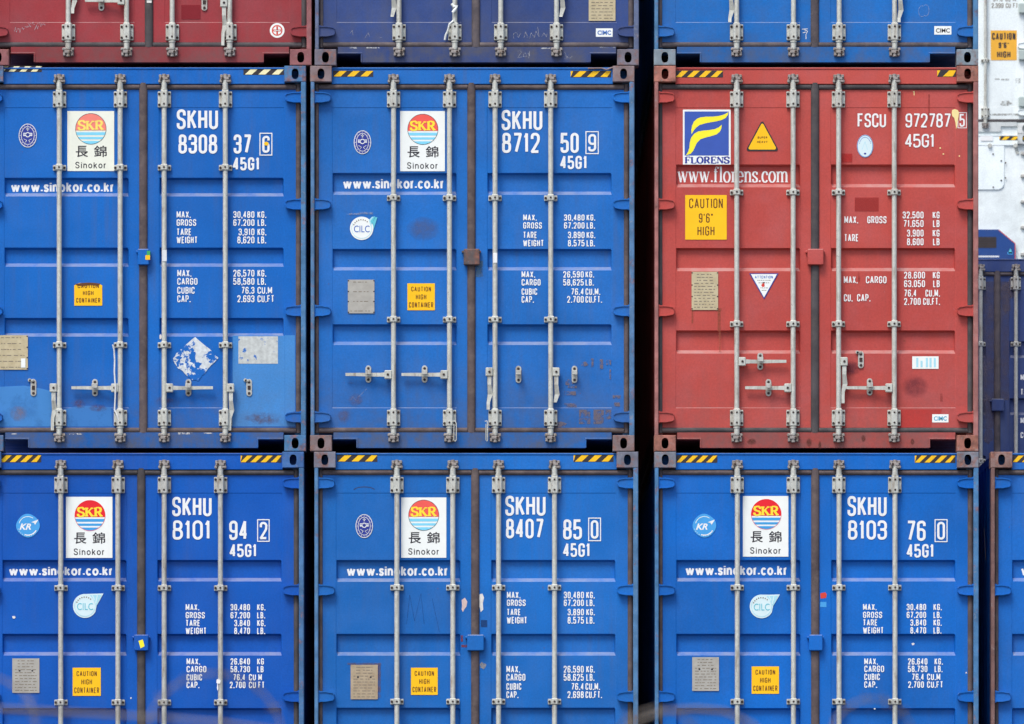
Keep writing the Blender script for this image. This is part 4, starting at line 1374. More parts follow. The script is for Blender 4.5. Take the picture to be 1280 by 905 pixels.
data_plate(c, 434.5, 349.6, 467.8, 391.6, 'plate', 12, False, 4)
caution(c, 509, 354.2, 543.4, 387.8)
rs = stain('tape_residue', (118, 108, 116), .75, 26, .46, .08)
patch(c, [R(724, 512, 738, 530), R(742, 512, 755, 530), R(757, 512, 764, 524), blob(731, 455, 4, 3, 31), R(710, 482, 721, 485), R(705, 489, 720, 494), R(705, 504, 721, 509), blob(711, 478, 5, 4, 32), R(750, 449, 754, 461), R(758, 450, 764, 456), R(739, 448, 742, 459), blob(698, 531, 10, 4, 33), R(762, 462, 764, 474), R(766, 494, 776, 498), R(768, 503, 775, 508)], rs, 'tape_residue', .0006)
patch(c, [blob(530, 286, 22, 15, 35, j=.1)], stain('dusty_patch', (92, 104, 140), .5, 22, .40, .2, True), 'scuff', .0006)
patch(c, [R(433, 266.4, 449, 268.6), R(448, 265, 466, 267.8)], stain('glue_residue', (150, 160, 176), .5, 40, .48, .1), 'glue_residue', .0006)
patch(c, [blob(445, 500, 10, 8, 37), blob(430, 520, 8, 9, 38), R(434, 478, 442, 479.6)], stain('faint_scuff', (104, 100, 128), .55, 30, .48, .14, True), 'scuff', .0008)
scribble(c, [[(448, 496), (458, 486)], [(438, 500), (441, 496), (445, 501)]], 'chalk', .4)
a = c.art(-.001); a.rect(616.4, 316, 621.4, 328.4, 'white'); a.build('tape', c.root)
patch(c, [R(594.6, 326, 603.5, 346)], stain('brush_mark', (96, 128, 150), .6, 24, .42, .1), 'scuff', .0006)
hazard(c, 416, 88.2, 466.4, 96, 3, ph=.05)
hazard(c, 713.4, 88.4, 764, 96.6, 3, ph=.2)
bm = bmesh.new()                                      # bent lip torn up from the header
ptube(bm, [c.q(x, y, .03) for x, y in ((735, 85.6), (752, 85.2), (758, 87.2), (764, 85), (768, 83.6))], .006)
link('bent_lip', to_mesh(bm, 'bent_lip'), c.mats['cast'], c.root)
def seal(c, x, y0, y1, w=3.6):
    bm = bmesh.new()
    ptube(bm, [c.q(px, py, -.012) for px, py in ((x - w, y0), (x, y0 - 1), (x + w * .4, y0 + 3), (x + w * .4, y1 - 2), (x, y1), (x - w * .5, y1 - 2), (x - w * .4, y0 + 3))], .0045, 6)
    link('wire_seal', to_mesh(bm, 'wire_seal'), M['galv'], c.root)
seal(c, 569, 527, 552); seal(c, 608.6, 527, 552, 2.4)

c = Container(817.7, 3, 0, (188, 80, 72), 'red container with yellow triangle and blue and yellow logo stickers', 6.1,
              dark=(180, 72, 66), castrust=.7, grime=.4, fade=.32, rust=.8, tv=((124, 148.6), (228.5, 253.6), (331.7, 356.8)), guides=(158, 322.7), bars=(103.4, 173.9, 230.8, 300.4), castrgb=(150, 92, 80),
              handles=((0, 'R', 370, 62), (1, 'L', 403, 60), (2, 'D', 370, 52), (3, 'L', 403, 60)), catches=((133, 370, False), (143.3, 403, False), (259, 368, True), (270, 402, False)), rub='rubber_dark')
a = c.art(); a.rect(853.9, 137, 913.8, 205.6, 'panel'); st = a.build('logo_sticker', c.root)
e = c.art(); e.k = .0008; e.rect(856, 139.3, 911.4, 194.4, 'florens_blue'); e.up()
Z = lambda pts: [(840 + x / 4.765, 120 + y / 4.765) for x, y in pts]
e.poly(Z([(118, 228), (117, 200), (121, 176), (133, 152), (150, 136), (172, 127), (205, 123), (245, 123), (285, 118), (313, 110), (338, 96), (334, 113), (322, 130), (300, 142), (270, 150), (235, 156), (198, 163), (165, 173), (143, 190), (128, 210)]), 'lemon')
e.poly(Z([(84, 353), (97, 333), (105, 308), (108, 275), (116, 248), (132, 226), (158, 211), (190, 206), (225, 203), (258, 197), (282, 186), (298, 171), (296, 192), (286, 213), (268, 228), (242, 237), (205, 246), (172, 257), (150, 278), (139, 302), (128, 326), (112, 344)]), 'lemon')
e.build('emblem', st)
t = c.art(); t.k = .0008; t.serif('FLORENS', 856.4, 912, 196.2, 204, 'navy_print', 2.3, 1.0, .06); t.build('lettering', st)
a = c.art(TROUGH)
a.serif('www.florens.com', 847.6, 986, 214.6, 227.8, 'white', 2.3, .95, .05); a.build('website_lettering', c.root)
def tri(cx, yt, yb, hw, r, sh=0.0):
    pts = [(cx, yt + sh * 1.6), (cx + hw - sh * 1.5, yb - sh), (cx - hw + sh * 1.5, yb - sh)]
    return round_path([(x, y, 1) for x, y in pts], r, True)
a = c.art(); a.poly(tri(953.3, 149.6, 188.8, 21.2, 4.5), 'hz_black'); a.up(); a.poly(tri(953.3, 149.6, 188.8, 21.2, 3.6, 1.9), 'yellow'); a.up()
a.text('SUPER', 947.4, 959.6, 170.6, 173.2, .55, 'brown_ink', .6); a.text('HEAVY', 946.8, 960, 176, 178.8, .55, 'brown_ink', .6); a.build('warning_triangle', c.root)
caution(c, 856.8, 243.8, 908.8, 299.5, [('CAUTION', .405, .075, .295), ("9'6\"", .17, .41, .62), ('HIGH', .205, .70, .91)])
lettering(c, 'serial_number', [('FSCU', 1072.6, 1108.2, 141.7, 159.2, 2.3, ), ('972787', 1132.6, 1189, 141.8, 159.4, 2.2), ('[]', 1198.2, 140.8, 1208.8, 159.8, .8), ('5', 1200.2, 1206.8, 142.4, 158.4, 2.0), ('45G1', 1132, 1169, 167.4, 184.4, 2.2)])
a = c.art(); a.k = .002; a.poly([(1191, 137.5), (1194, 136.4), (1198, 137.5), (1199.6, 141), (1198.8, 147), (1198, 151), (1197.2, 158), (1196, 161.4), (1195.2, 154), (1193.6, 147.5), (1191, 145), (1190.4, 141)], 'drip'); a.build('paint_spill', c.root)
a = c.art(); a.disc(1082, 182.6, 10.2, 14.2, 'ice'); a.up(); a.stroke(arc(1082, 182.6, 9.6, 13.6, 0, 360, 40), .7, 'cimc', closed=True)
for i in range(14):
    tt = math.radians(20 + i * 10.8); a.rect(1082 + 7.4 * math.cos(tt) - .4, 182.6 - 11 * math.sin(tt) - .5, 1082 + 7.4 * math.cos(tt) + .4, 182.6 - 11 * math.sin(tt) + .5, 'cimc')
a.rect(1080.6, 191, 1083.4, 193, 'navy_print'); a.stroke([(1078, 187), (1082, 177), (1085, 187)], .4, 'teal_pale'); a.build('approval_sticker', c.root)
weights(c, [(270.2, 279.2, [('MAX.', 1056, 'l', 4.9), ('GROSS', 1084.8, 'l', 5.0)]), (292.6, 301.8, [('TARE', 1056, 'l', 4.7)]),
            (264.4, 273, [('32.500', 1155.2, 'r', 5.0), ('KG', 1175.2, 'r', 4.8)]), (275, 283.8, [('71.650', 1155.2, 'r', 5.1), ('LB', 1175.2, 'r', 4.8)]),
            (287, 295.8, [('3.900', 1155.2, 'r', 4.9), ('KG', 1175.2, 'r', 4.8)]), (297.8, 306.6, [('8.600', 1155.2, 'r', 4.9), ('LB', 1175.2, 'r', 4.8)]),
            (345.2, 354.2, [('MAX.', 1055.4, 'l', 4.9), ('CARGO', 1083, 'l', 5.3)]), (367.6, 376.8, [('CU.', 1055.4, 'l', 4.8), ('CAP.', 1072, 'l', 5.0)]),
            (339.6, 348.2, [('28.600', 1130.8, 'l', 5.0), ('KG', 1175.4, 'r', 4.8)]), (350.2, 359, [('63.050', 1130.8, 'l', 5.0), ('LB', 1175.4, 'r', 4.8)]),
            (362, 370.8, [('76.4', 1130.8, 'l', 4.8), ('CU.M.', 1175.4, 'r', 4.6)]), (372.4, 381.2, [('2.700', 1130.8, 'l', 4.9), ('CU.FT.', 1175.4, 'r', 4.5)])])
data_plate(c, 864.8, 339.6, 898, 387.4, 'plate_beige', 13, False, 12)
patch(c, [blob(866, 387.6, 3.4, 1.3, 41), blob(899, 387, 3.6, 2.6, 42), R(864.8, 388, 866.8, 404), R(897.4, 388, 901, 414), R(899, 414, 901.2, 440)], stain('rust_run', (150, 84, 62), .6, 24, .40, .2), 'rust_run', .0006)
a = c.art(); a.poly([(936.8, 341.6), (973.8, 341.6), (955.6, 374)], 'navy_print'); a.up(); a.poly([(938.9, 342.6), (971.8, 342.6), (955.5, 371.8)], 'panel'); a.up()
a.text('ATTENTION', 944, 966.6, 344.6, 348.2, .6, 'cimc', .6)
rn = random.Random(4)
for k, (w, y) in enumerate(((17, 350), (14, 353.2), (9, 359.5), (6, 362.5))):
    x = 955.5 - w / 2
    while x < 955.5 + w / 2 - 1:
        l = rn.uniform(1.2, 3); a.rect(x, y, x + l, y + .7, 'plate_ink'); x += l + .7
a.up(.0003); a.poly(blob(954.4, 356.4, 2.0, 2.4, 6), 'red_tag'); a.rect(954, 352.6, 956.4, 354, 'ink'); a.build('attention_sticker', c.root)
a = c.art(); a.rect(1141, 445.4, 1174, 461, 'panel'); a.up()
for i, x in enumerate((1146, 1151.4, 1158, 1162.6, 1168)):
    a.rect(x, 447.4 if i != 1 else 451, x + 2.6, 459, 'teal_pale')
a.build('faded_sticker', c.root)
a = c.art(); a.rect(1166, 517.8, 1186.4, 528, 'panel'); a.up(); a.font('CIMC', 1168, 1184.2, 520.4, 525.8, 'cyan_print', .02); a.build('maker_sticker', c.root)
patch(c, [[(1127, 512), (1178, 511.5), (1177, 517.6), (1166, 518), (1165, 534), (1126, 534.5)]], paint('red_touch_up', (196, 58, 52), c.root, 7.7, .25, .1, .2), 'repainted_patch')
patch(c, [R(1069, 246.8, 1099, 264)], stain('red_overpaint_dark', (164, 50, 48), .6, 5, .2, .1), 'repainted_patch')
patch(c, [R(1050, 192, 1066, 203)], stain('red_overpaint_bright', (190, 44, 42), .6, 9, .4, .2), 'repainted_patch')
patch(c, [blob(1144, 483, 18, 16, 45, j=.06)], stain('soot_smudge', (110, 52, 64), .45, 38, .36, .2, True), 'soot_smudge', .0006)
patch(c, [blob(1064, 460, 14, 9, 46)], stain('grease_smudge', (96, 46, 60), .6, 30, .35, .2, True), 'soot_smudge', .0006)
patch(c, [R(1176, 492, 1179, 502), R(1161, 118, 1163, 150), R(1073, 340, 1075.6, 352)], stain('rust_drip', (130, 52, 46), .4, 20, .4, .2), 'rust_run', .0006)
a = c.art(); a.text('1', 1141.6, 1144.6, 113.6, 119.6, .9, 'drip'); a.poly(blob(1176, 185, 1, 1, 1), 'drip'); a.poly(blob(1180, 192.4, 1, .8, 2), 'drip'); a.poly(blob(1200, 195, .9, .9, 3), 'drip'); a.build('paint_splash', c.root)
patch(c, [blob(1079.5, 548, 3, 5, 51), blob(1141, 552, 2.6, 4, 52), blob(1012, 553, 4, 6, 53), blob(940, 552, 6, 4, 54), blob(1025, 556, 2, 6, 55)], stain('sill_rust', (104, 58, 52), .8, 34, .40, .2, True), 'rust_stain', dy=YH - .001)
hazard(c, 845, 88, 904, 96.8, 4, ph=-.05)
hazard(c, 1172, 87.4, 1195.6, 96, 1, ph=.3)

# ---- lower tier
c = Container(-25.6, 2, 0, (0, 88, 182), 'deep blue container at lower left, below the container with the peeled white diamond', 7.4,
              dark=(0, 80, 173), castrust=.12, grime=.3, fade=.12, rust=.3, guides=(170.5, 313.6), bars=(101.2, 172.8, 230.6, 301), rub='rubber_dark', box=9, castrgb=(40, 82, 140), hw='galv_dull')
skr(c, 81.6, 621, 139.8, 697.4, 111.7, 644.4, 19, 0)
kr(c, 34, 657)
website(c, 'www.sinokor.co.kr', 9.5, 140, 708.6, 719.6)
cilc(c, 105.4, 757.4, 15, (128.6, 741.8))
lettering(c, 'serial_number', [('SKHU', 214.7, 264, 621, 645.4, 3.4), ('8101', 215.2, 263, 650.4, 674.6, 3.3), ('94', 286, 309, 650.8, 675, 3.3), ('[]', 321.6, 649.6, 336, 676.6, 1.2), ('2', 324.2, 333.8, 652.4, 674, 2.8), ('45G1', 286.4, 320.4, 680, 696.4, 2.6)])
weights(c, [(755, 763, [('MAX.', 231.5, 'l', 4.8), ('30.480', 312, 'r', 4.65), ('KG.', 321, 'l', 4.5)]), (765, 773, [('GROSS', 231.5, 'l', 5.0), ('67.200', 312, 'r', 4.65), ('LB.', 321, 'l', 4.5)]),
            (774.8, 782.8, [('TARE', 231.5, 'l', 4.8), ('3.840', 312, 'r', 4.65), ('KG.', 321, 'l', 4.5)]), (784.4, 792.6, [('WEIGHT', 231.5, 'l', 4.75), ('8.470', 312, 'r', 4.65), ('LB.', 321, 'l', 4.5)]),
            (822.8, 830.8, [('MAX.', 232.6, 'l', 4.8), ('26.640', 312, 'r', 4.65), ('KG', 321, 'l', 4.7)]), (832.4, 840.4, [('CARGO', 232.6, 'l', 5.1), ('58.730', 312, 'r', 4.65), ('LB', 321, 'l', 4.7)]),
            (842.6, 850.6, [('CUBIC', 232.6, 'l', 4.6), ('76.4', 306, 'r', 4.65), ('CU', 310.6, 'l', 4.9), ('M', 322.4, 'l', 4.6)]), (852, 860.2, [('CAP.', 232.6, 'l', 4.8), ('2.700', 306.4, 'r', 4.65), ('CU', 310.6, 'l', 4.9), ('FT', 322.4, 'l', 4.6)])])
data_plate(c, 14.5, 823, 48.4, 866, 'plate', 14)
caution(c, 90, 834.6, 125.2, 869.8)
a = c.art(.011); a.poly([(173, 801), (178.4, 799.4), (180.6, 807.6), (175.6, 810.4)], 'lemon'); a.build('inspection_sticker', c.root)
patch(c, [blob(173, 705, 1.2, 14, 61, j=.5), blob(172.6, 684, .8, 6, 62, j=.4), blob(16.4, 771.6, 2, 1.6, 63), blob(163, 872.6, .9, 1.1, 64)], 'bare', 'paint_chip', .0006)
a = c.art(-.003); a.poly(blob(273, 851.6, 2.6, 3.4, 66), 'white'); a.poly(blob(272, 859, .8, 4, 67), 'white'); a.build('paint_chip', c.root)
hazard(c, -16, 568.6, 51, 578, 5, ph=.05)
hazard(c, 300.5, 569, 351.6, 578.2, 4, ph=-.05)

c = Container(392.4, 2, 0, (18, 108, 193), 'blue container with two bare patches beside its lock box, below the middle container', 8.6,
              castrust=.5, grime=.45, fade=.25, rust=.6, guides=(170, 312.6), bars=(103.6, 173.6, 230.8, 300.8), rub='rubber_brown', castrgb=(96, 100, 116), box=10.5, tv=((136.5, 160), (229, 252.4), (321.5, 345)))
skr(c, 501.2, 621.8, 557.8, 697.2, 529.5, 644, 19, 1)
oval(c, 455, 657.6)
website(c, 'www.sinokor.co.kr', 432.6, 560, 708.4, 720)
lettering(c, 'serial_number', [('SKHU', 631.6, 682, 619.6, 644.8, 3.4), ('8407', 632.4, 679.4, 648.4, 673, 3.3), ('85', 704, 727.6, 649.2, 674.4, 3.3), ('[]', 736, 647.6, 750.8, 675.8, 1.2), ('0', 738.6, 748.2, 650.2, 673.4, 2.8), ('45G1', 703.8, 737.8, 679, 696.2, 2.6)])
weights(c, [(739.6, 748, [('MAX.', 633.6, 'l', 4.8), ('30,480', 730, 'r', 4.8), ('KG.', 733, 'l', 4.6)]), (749.4, 757.6, [('GROSS', 633.6, 'l', 4.9), ('67.200', 730, 'r', 4.8), ('LB.', 733, 'l', 4.6)]),
            (761, 769.2, [('TARE', 633.6, 'l', 4.6), ('3.890', 730, 'r', 4.8), ('KG.', 733, 'l', 4.6)]), (771, 779.6, [('WEIGHT', 633.6, 'l', 4.6), ('8.575', 730, 'r', 4.8), ('LB.', 733, 'l', 4.6)]),
            (832.2, 840.8, [('MAX.', 633, 'l', 4.8), ('26.590', 729.8, 'r', 4.8), ('KG.', 733, 'l', 4.6)]), (842.2, 851, [('CARGO', 633, 'l', 4.9), ('58.625', 729.8, 'r', 4.8), ('LB.', 733, 'l', 4.6)]),
            (853.8, 862.4, [('CUBIC', 633, 'l', 4.4), ('76.4', 729.8, 'r', 4.8), ('CU.M.', 732, 'l', 4.6)]), (864, 872.6, [('CAP.', 633, 'l', 4.5), ('2.698', 729.8, 'r', 4.8), ('CU.FT.', 732, 'l', 4.4)])])
data_plate(c, 438, 831, 472, 874, 'plate_brown', 15)
caution(c, 513.5, 834.6, 547, 868.6)
patch(c, [[(577, 750), (581, 747), (584, 752), (583, 758), (580, 762), (578.6, 765), (577, 762), (577.4, 756)]], flat('primer_patch', (222, 196, 190), .6, .1), 'bare_patch', .0006)
patch(c, [[(599, 743), (603, 742), (605, 747), (603.4, 754), (604, 762), (601, 765), (599, 758), (598.6, 750)]], 'bare', 'bare_patch', .0006)
patch(c, [blob(603.4, 832, 3.8, 4, 71, j=.3)], stain('grey_scab', (150, 150, 152), .85, 30, .4, .1), 'paint_chip', .0006)
patch(c, [R(601, 775, 609, 784)], stain('dark_tag', (30, 66, 120), .7, 9, .2, .1), 'scuff', .0006)
patch(c, [R(576, 794, 578.6, 802), R(576.6, 806, 584, 809)], stain('red_scuff', (130, 62, 72), .75, 20, .4, .1), 'scuff', .0006)
patch(c, [R(434, 828.6, 476, 831), R(472.2, 831, 475.6, 872)], stain('plate_rust', (112, 86, 84), .55, 20, .42, .12), 'rust_stain', .0004)
scribble(c, [arc(455, 614, 14, 5.4, 20, 160, 16)], M['bolt'], .7, 'scratch')
scribble(c, [[(508, 780), (512, 744), (518, 776), (526, 742), (530, 780)], [(540, 748), (549, 790)]], stain('pencil', (30, 60, 120), .5, 30, .4, .2), .6, 'scratch')
hazard(c, 421, 568.6, 471.6, 577.2, 3, ph=.08)
hazard(c, 717, 568.4, 767, 577.4, 3, ph=.1)

c = Container(818, 2, 0, (4, 104, 196), 'blue container with round light blue sticker, directly below the red triangle-sticker container', 9.5,
              castrust=.45, grime=.3, fade=.15, rust=.35, guides=(170, 312.7), bars=(103.8, 174, 231, 301), rub='rubber_brown', castrgb=(98, 104, 116), box=8.5)
skr(c, 929, 620, 986, 695.8, 958.2, 642.8, 18.8, 0)
kr(c, 880.8, 657)
website(c, 'www.sinokor.co.kr', 857, 985, 707.6, 719.2)
cilc(c, 952.4, 758, 14.8, (975.4, 743))
lettering(c, 'serial_number', [('SKHU', 1060, 1109, 620, 645.2, 3.4), ('8103', 1060.6, 1109.4, 650.4, 674.6, 3.3), ('76', 1134, 1157.8, 650.8, 676, 3.3), ('[]', 1169.6, 649.6, 1184.6, 677, 1.2), ('0', 1172.2, 1182, 652.2, 674.6, 2.8), ('45G1', 1134, 1168.2, 680, 697, 2.6)])
weights(c, [(754.8, 762.8, [('MAX.', 1079.4, 'l', 4.8), ('30.480', 1158.4, 'r', 4.65), ('KG.', 1167.6, 'l', 4.5)]), (764.6, 772.6, [('GROSS', 1079.4, 'l', 5.0), ('67.200', 1158.4, 'r', 4.65), ('LB.', 1167.6, 'l', 4.5)]),
            (774.2, 782.2, [('TARE', 1079.4, 'l', 4.8), ('3.840', 1158.4, 'r', 4.65), ('KG.', 1167.6, 'l', 4.5)]), (783.8, 792, [('WEIGHT', 1079.4, 'l', 4.7), ('8.470', 1158.4, 'r', 4.65), ('LB.', 1167.6, 'l', 4.5)]),
            (822.8, 830.8, [('MAX.', 1081, 'l', 4.8), ('26.640', 1160, 'r', 4.65), ('KG.', 1169, 'l', 4.5)]), (832, 840.2, [('CARGO', 1081, 'l', 5.1), ('58.730', 1160, 'r', 4.65), ('LB.', 1169, 'l', 4.5)]),
            (842, 850.2, [('CUBIC', 1081, 'l', 4.6), ('76.4', 1155.6, 'r', 4.65), ('CU.M', 1159.6, 'l', 4.8)]), (851.6, 859.8, [('CAP.', 1081, 'l', 4.8), ('2.700', 1155.6, 'r', 4.65), ('CU.FT', 1159.6, 'l', 4.8)])])
data_plate(c, 865.6, 821.4, 899, 863.6, 'plate', 16)
caution(c, 940, 833, 974.2, 867.2)
a = c.art(); a.poly([(1026, 741.6), (1032, 740.2), (1034, 743), (1033, 747.4), (1026.4, 748.2)], 'red_tag'); a.build('sticker_remnant', c.root); a = c.art(); a.rect(1025.8, 752.4, 1033.6, 758.8, 'pale_blue'); a.build('sticker_remnant', c.root)
patch(c, [blob(1142, 805, 1.8, 1.4, 81), blob(1208.5, 841, .9, 1, 82), blob(1094, 886, 1.2, .9, 83)], 'bare', 'paint_chip', .0006)
hazard(c, 845.7, 569, 897, 578.4, 4, ph=-.1)
hazard(c, 1144, 569, 1194.8, 578.6, 4, ph=-.05)

c = Container(1238.4, 2, 0, (18, 106, 196), 'blue container cut by the right edge, at the lower right with a rusty corner', 10.8,
              castrust=.7, grime=.5, fade=.22, rust=.7, guides=(170, 312.7), rub='rubber_brown', castrgb=(120, 96, 92), post=(120, 92, 88))
website(c, 'www.sinokor.co.kr', 1277.5, 1405, 708, 719.6)
hazard(c, 1266.4, 569, 1318, 578, 4, ph=-.1)
scribble(c, [[(x, y) for x, y in ((1231, 660), (1233, 700))]], M['bolt'], .3, 'scratch')

# ---- second and third rows, seen past the end of the front row
kx = D / (D + BLUE_BACK)
c = Container(1092.0, 3, BLUE_BACK, (54, 74, 130), 'dark navy container standing behind the front row at the right edge', 12.2,
              castrust=.3, grime=.9, fade=.6, rust=.6, guides=(140, 330), bars=(104, 174.2, 231.5, 301.3), rub='rubber', hw='galv_dull')
patch(c, [R(1229, 352, 1243, 536), R(1249.5, 352, 1262, 500), blob(1258, 372, 7, 18, 95), blob(1268, 360, 8, 14, 96), blob(1236, 545, 6, 10, 97)], stain('grey_brown_bloom', (98, 92, 108), .75, 7, .46, .2), 'weather_stain', .0006)
weights(c, [(468, 475.4, [('MAX.', 1276.4, 'l', 4.4), ('GROSS', 1296, 'l', 4.4)]), (486, 493.6, [('TARE', 1276.4, 'l', 4.4)]), (522, 529.4, [('MAX.', 1276.4, 'l', 4.4), ('CARGO', 1296, 'l', 4.4)]), (540, 547.6, [('CU.', 1276.4, 'l', 4.4), ('CAP.', 1290, 'l', 4.4)])])

def reefer_upper():
    c = Container(1034.5, 5, BACK2, (238, 246, 246), 'white container end with amber caution sticker, highest at the upper right', 13.1,
                  castrust=.1, dark=(226, 236, 236), grime=.2, fade=.05, rust=.35, tv=((900, 904), (910, 914), (920, 924)), guides=(150, 336), bars=(100, 170, 232, 314.5), rub='rubber_dark', box=False, castrgb=(196, 200, 198), post=(214, 218, 216))
    caution(c, 1239, 38, 1271.6, 75.2, [('CAUTION', .45, .08, .32), ("9'6\"", .20, .40, .60), ('HIGH', .26, .70, .92)], tk=1.9, vinyl='yellow_back', ink='ink')
    a = c.art(); a.run('2.399 CU FT', 1240, 4.0, 9.8, .8, 'plate_ink', 3.5); a.run('67.0 CU M', 1242, -5, 1.6, .8, 'plate_ink', 3.7); a.build('weight_lettering', c.root)
    bm = bmesh.new()
    for y in (10.5, 69, 127.5):
        p, q = c.q(1273.6, y + 6.4, .05), c.q(1286, y - 6.4, .05)
        pbox(bm, p[0], q[0], U0 + .012, U0 + .06, p[2], q[2], 0, .01)
    link('hinge_cover', to_mesh(bm, 'hinge_cover'), flat('grey_hinge_paint', (176, 190, 186), .5, .08), c.root)
    patch(c, [R(1244, 98, 1250, 99.6), R(1252, 98.4, 1262, 100.4), R(1270, 98, 1276, 104), blob(1258, 129, 7, 3, 91), R(1238, 142, 1276, 144.4)], stain('grey_rub_marks', (150, 150, 146), .7, 30, .48, .1), 'scuff', .0006)
    return c
cu = reefer_upper()

class Reefer:
    """cooling-machine end of the white container"""
    def __init__(s):
        s.row = BACK2; s.k = (D + BACK2) / D
        s.xc = cu.xc; s.zc = 3 * H_
        s.root = thing('shipping_container', 'white refrigerated container with blue lower housing, above and behind the dark navy container', 'shipping container', (s.xc, s.row + L_ / 2, s.zc), 'shipping containers stacked in rows')
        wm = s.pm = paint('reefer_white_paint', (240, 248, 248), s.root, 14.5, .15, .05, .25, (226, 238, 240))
        cs = worn_steel('reefer_corner_steel', (196, 202, 202), 3, .1, s.root)
        link('body', shared('body', body_bm), [wm], s.root)
        for sd in 'LR':
            link('corner_post', shared(('corner_post', sd), post_bm(sd)), [cs], s.root)
        link('header', shared('header', header_bm), [wm], s.root)
        link('sill', shared('sill', sill_bm), [wm], s.root)
        for u in (13.6, 391.9):
            for v in (10.4, 472.2):
                link('corner_casting', shared('corner_casting', casting_bm), [cs, M['slot_shade']], s.root, ((u / S) - W_ / 2, U0, H_ - v / S))
        bm = bmesh.new(); cbox(bm, 5, 400, 23, 461, .075, .12)
        link('end_wall', to_mesh(bm, 'end_wall'), wm, s.root)
        # cover panel with a rounded lower corner
        bm = bmesh.new()
        pl = [(1130, 180), (1256, 180), (1256, 229)] + [(1248 + 8 * math.cos(t), 229 + 8 * math.sin(t)) for t in [math.pi / 2 * i / 8 for i in range(1, 9)]] + [(1130, 237)]
        pprism(bm, [(s.q(x, y, .05)[0], s.q(x, y, .05)[2]) for x, y in pl], U0 + .05, U0 + .08, 0, .006)
        for x, y in ((1241.8, 192.6), (1252, 201), (1257.4, 203.6), (1252, 225.6), (1257.4, 222.4), (1242, 234)):
            p = s.q(x, y, .05); pcyl(bm, (p[0], U0 + .052, p[2]), (p[0], U0 + .042, p[2]), .009, 10, 1)
        link('cover_panel', to_mesh(bm, 'cover_panel'), [wm, M['bolt']], s.root)
        bm = bmesh.new()
        for x in (1237.6, 1269.6):
            p = s.q(x, 182, .05); pcyl(bm, (p[0], U0 + .02, p[2]), (p[0], U0 + .08, p[2]), .025, 12, 0)
            pcyl(bm, (p[0], U0 + .07, p[2] - .005), (p[0] + .03, U0 + .07, p[2] - .10), .02, 8, 0)
        link('lifting_lug', to_mesh(bm, 'lifting_lug'), M['galv'], s.root)
        bm = bmesh.new()
        hs = [(1090, 287), (1248.4, 287), (1269.4, 304.5), (1269.4, 470), (1090, 470)]
        pprism(bm, [(s.q(x, y, .05)[0], s.q(x, y, .05)[2]) for x, y in hs], U0 + .01, U0 + .076, 0, .008)
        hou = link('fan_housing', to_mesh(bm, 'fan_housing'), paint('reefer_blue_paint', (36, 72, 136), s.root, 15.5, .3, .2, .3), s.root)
        a = Art(s, .008); a.rect(1180, 296, 1245.6, 310, 'hz_black'); a.up()
        for i in range(4):
            a.rect(1182, 298 + i * 3.0, 1244, 299.0 + i * 3.0, 'bolt')
        a.build('grille', hou)
        a = Art(s, .008); a.rect(1100, 319.6, 1249, 321.6, 'white_worn'); a.poly([(1260, 317), (1263, 310.5), (1266, 317)], 'teal'); a.rect(1259.4, 315, 1266, 318, 'pale_blue'); a.stroke([(1248.6, 287.6), (1269, 304.4), (1269, 330)], .8, 'red_tag'); a.build('marking', hou)
        a = Art(s, .073); a.rect(1262, 287.4, 1274, 297.6, 'pale_blue'); a.up()
        for x in (1264.4, 1268, 1271.6):
            a.stroke(arc(x, 292.5, 1.4, 2.2, 0, 360, 14), .7, 'cimc', closed=True)
        a.build('blue_sticker', s.root)
        a = Art(s, .073)
        rn = random.Random(9)
        for i in range(5):
            a.rect(1265 + rn.uniform(-1, 1), 269 + i * 3.2, 1272 + rn.uniform(-2, 3), 270 + i * 3.2, 'plate')
        a.build('faded_label', s.root)
        a = Art(s, YH - .009); a.rect(1226, 170, 1241.4, 176, 'white'); a.build('name_plate', s.root)
        bm = bmesh.new()
        for y in (192, 220, 252, 284, 318):
            p = s.q(1279.4, y, .05); pbox(bm, p[0] - .03, p[0] + .05, U0 + .03, U0 + .08, p[2] - .02, p[2] + .02, 0, .008)
        link('latch', to_mesh(bm, 'latch'), M['galv_dull'], s.root)
        hazard(s, 1249.6, 170.2, 1284, 175.4, 3, 'hz_yellow', .2)
    q = Container.q
    def art(s, dy=YD - .001):
        return Art(s, dy)
Reefer()

# ---- containers that carry the ones in view
def carrier(x, tier, row, seed):
    Container(x, tier, row, (28, 84, 168), 'blue container under the visible stacks, hidden from the picture', seed, plain=True, group='containers that carry the visible stacks')
for i, x in enumerate((-25, 392, 818, 1238.4)):
    carrier(x, 1, 0, 20 + i)
for t in (1, 2):
    carrier(1092, t, BLUE_BACK, 30 + t)
for t in (1, 2, 3):
    carrier(1034.5, t, BACK2, 40 + t)

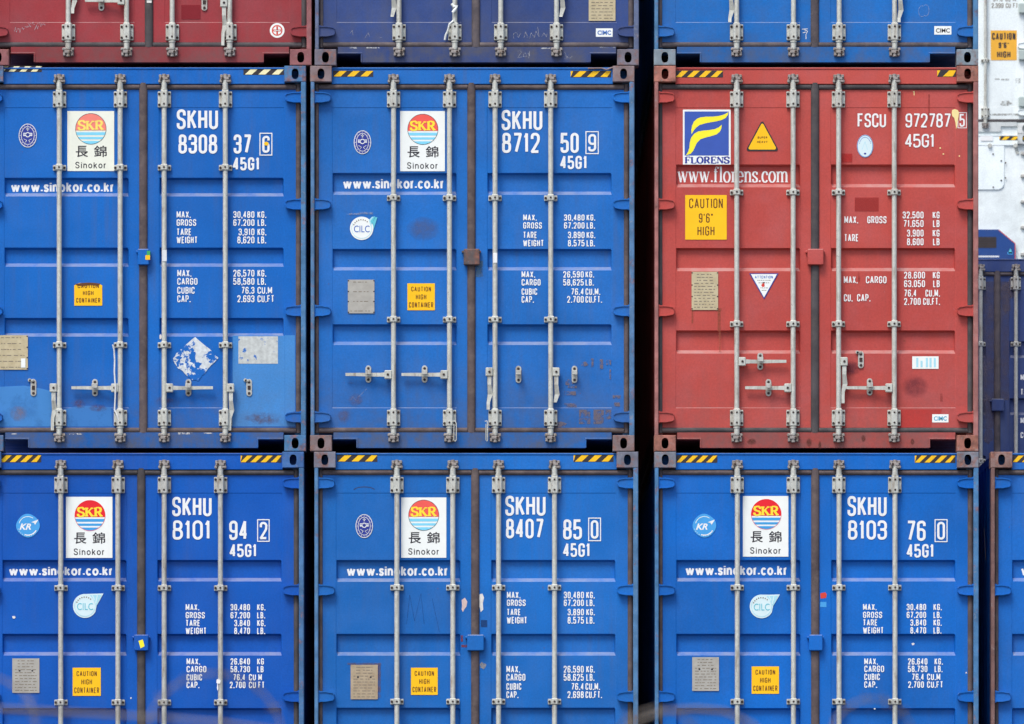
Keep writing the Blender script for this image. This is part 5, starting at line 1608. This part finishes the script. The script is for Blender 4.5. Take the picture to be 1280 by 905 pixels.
# ------------------------------------------------------------------ yard fence in front of the camera: coiled wire along its top
def yard_fence():
    dist = 10.0
    px = dist / FPX
    def W(x, y, dy=0.0):
        return ((x - 640) * px, dy, CAMZ + (HZ - y) * px)
    r = thing('wire_fence', 'out of focus barbed wire coils along the bottom edge, close to the camera', 'fence', (0, -D + dist, 0))
    wm = flat('weathered_wire', (128, 122, 116), .6, .2, 9, .2, dirt=.4)
    pm = flat('fence_post_steel', (120, 124, 122), .6, .15, 9, .3)
    top = W(0, 985)[2]
    for i in range(5):
        bm = bmesh.new(); x = -3 + i * 1.5
        pcyl(bm, (x, .04, -.2), (x, .04, top), .03, 12)
        link('fence_post', to_mesh(bm, 'fence_post'), pm, r)
    for k in range(6):
        bm = bmesh.new(); z = top * (.15 + .165 * k)
        ptube(bm, [(-3.2, 0, z), (0, 0, z - .006), (3.2, 0, z)], .002, 6)
        link('fence_wire', to_mesh(bm, 'fence_wire'), wm, r)
    # the sagging strand and the loops of the coil
    bm = bmesh.new()
    ptube(bm, [W(x, y) for x, y in ((-60, 884), (0, 886), (60, 889), (130, 893), (200, 897), (280, 904), (400, 920), (640, 950), (760, 925), (800, 900), (830, 889), (870, 886), (905, 889), (940, 905), (1000, 960), (1300, 990))], .0028, 8)
    link('wire_strand', to_mesh(bm, 'wire_strand'), wm, r)
    for n, (cx, cy, rx, ry) in enumerate(((-28, 905, 72, 62), (268, 925, 84, 84), (1090, 952, 62, 78), (820, 975, 70, 88), (560, 990, 70, 70))):
        bm = bmesh.new()
        pts = []
        for i in range(49):
            t = 2 * math.pi * i / 48
            pts.append(W(cx + rx * math.cos(t), cy - ry * math.sin(t), .05 * math.sin(t + n)))
        ptube(bm, pts, .0017, 8)
        rn = random.Random(n)
        for i in range(1, 48, 3):                      # barbs
            p = Vector(pts[i])
            d = Vector((rn.uniform(-1, 1), rn.uniform(-.6, .6), rn.uniform(-1, 1))).normalized() * .011
            ptube(bm, [p - d, p + d], .0016, 6)
        link('wire_coil', to_mesh(bm, 'wire_coil'), wm, r)
yard_fence()
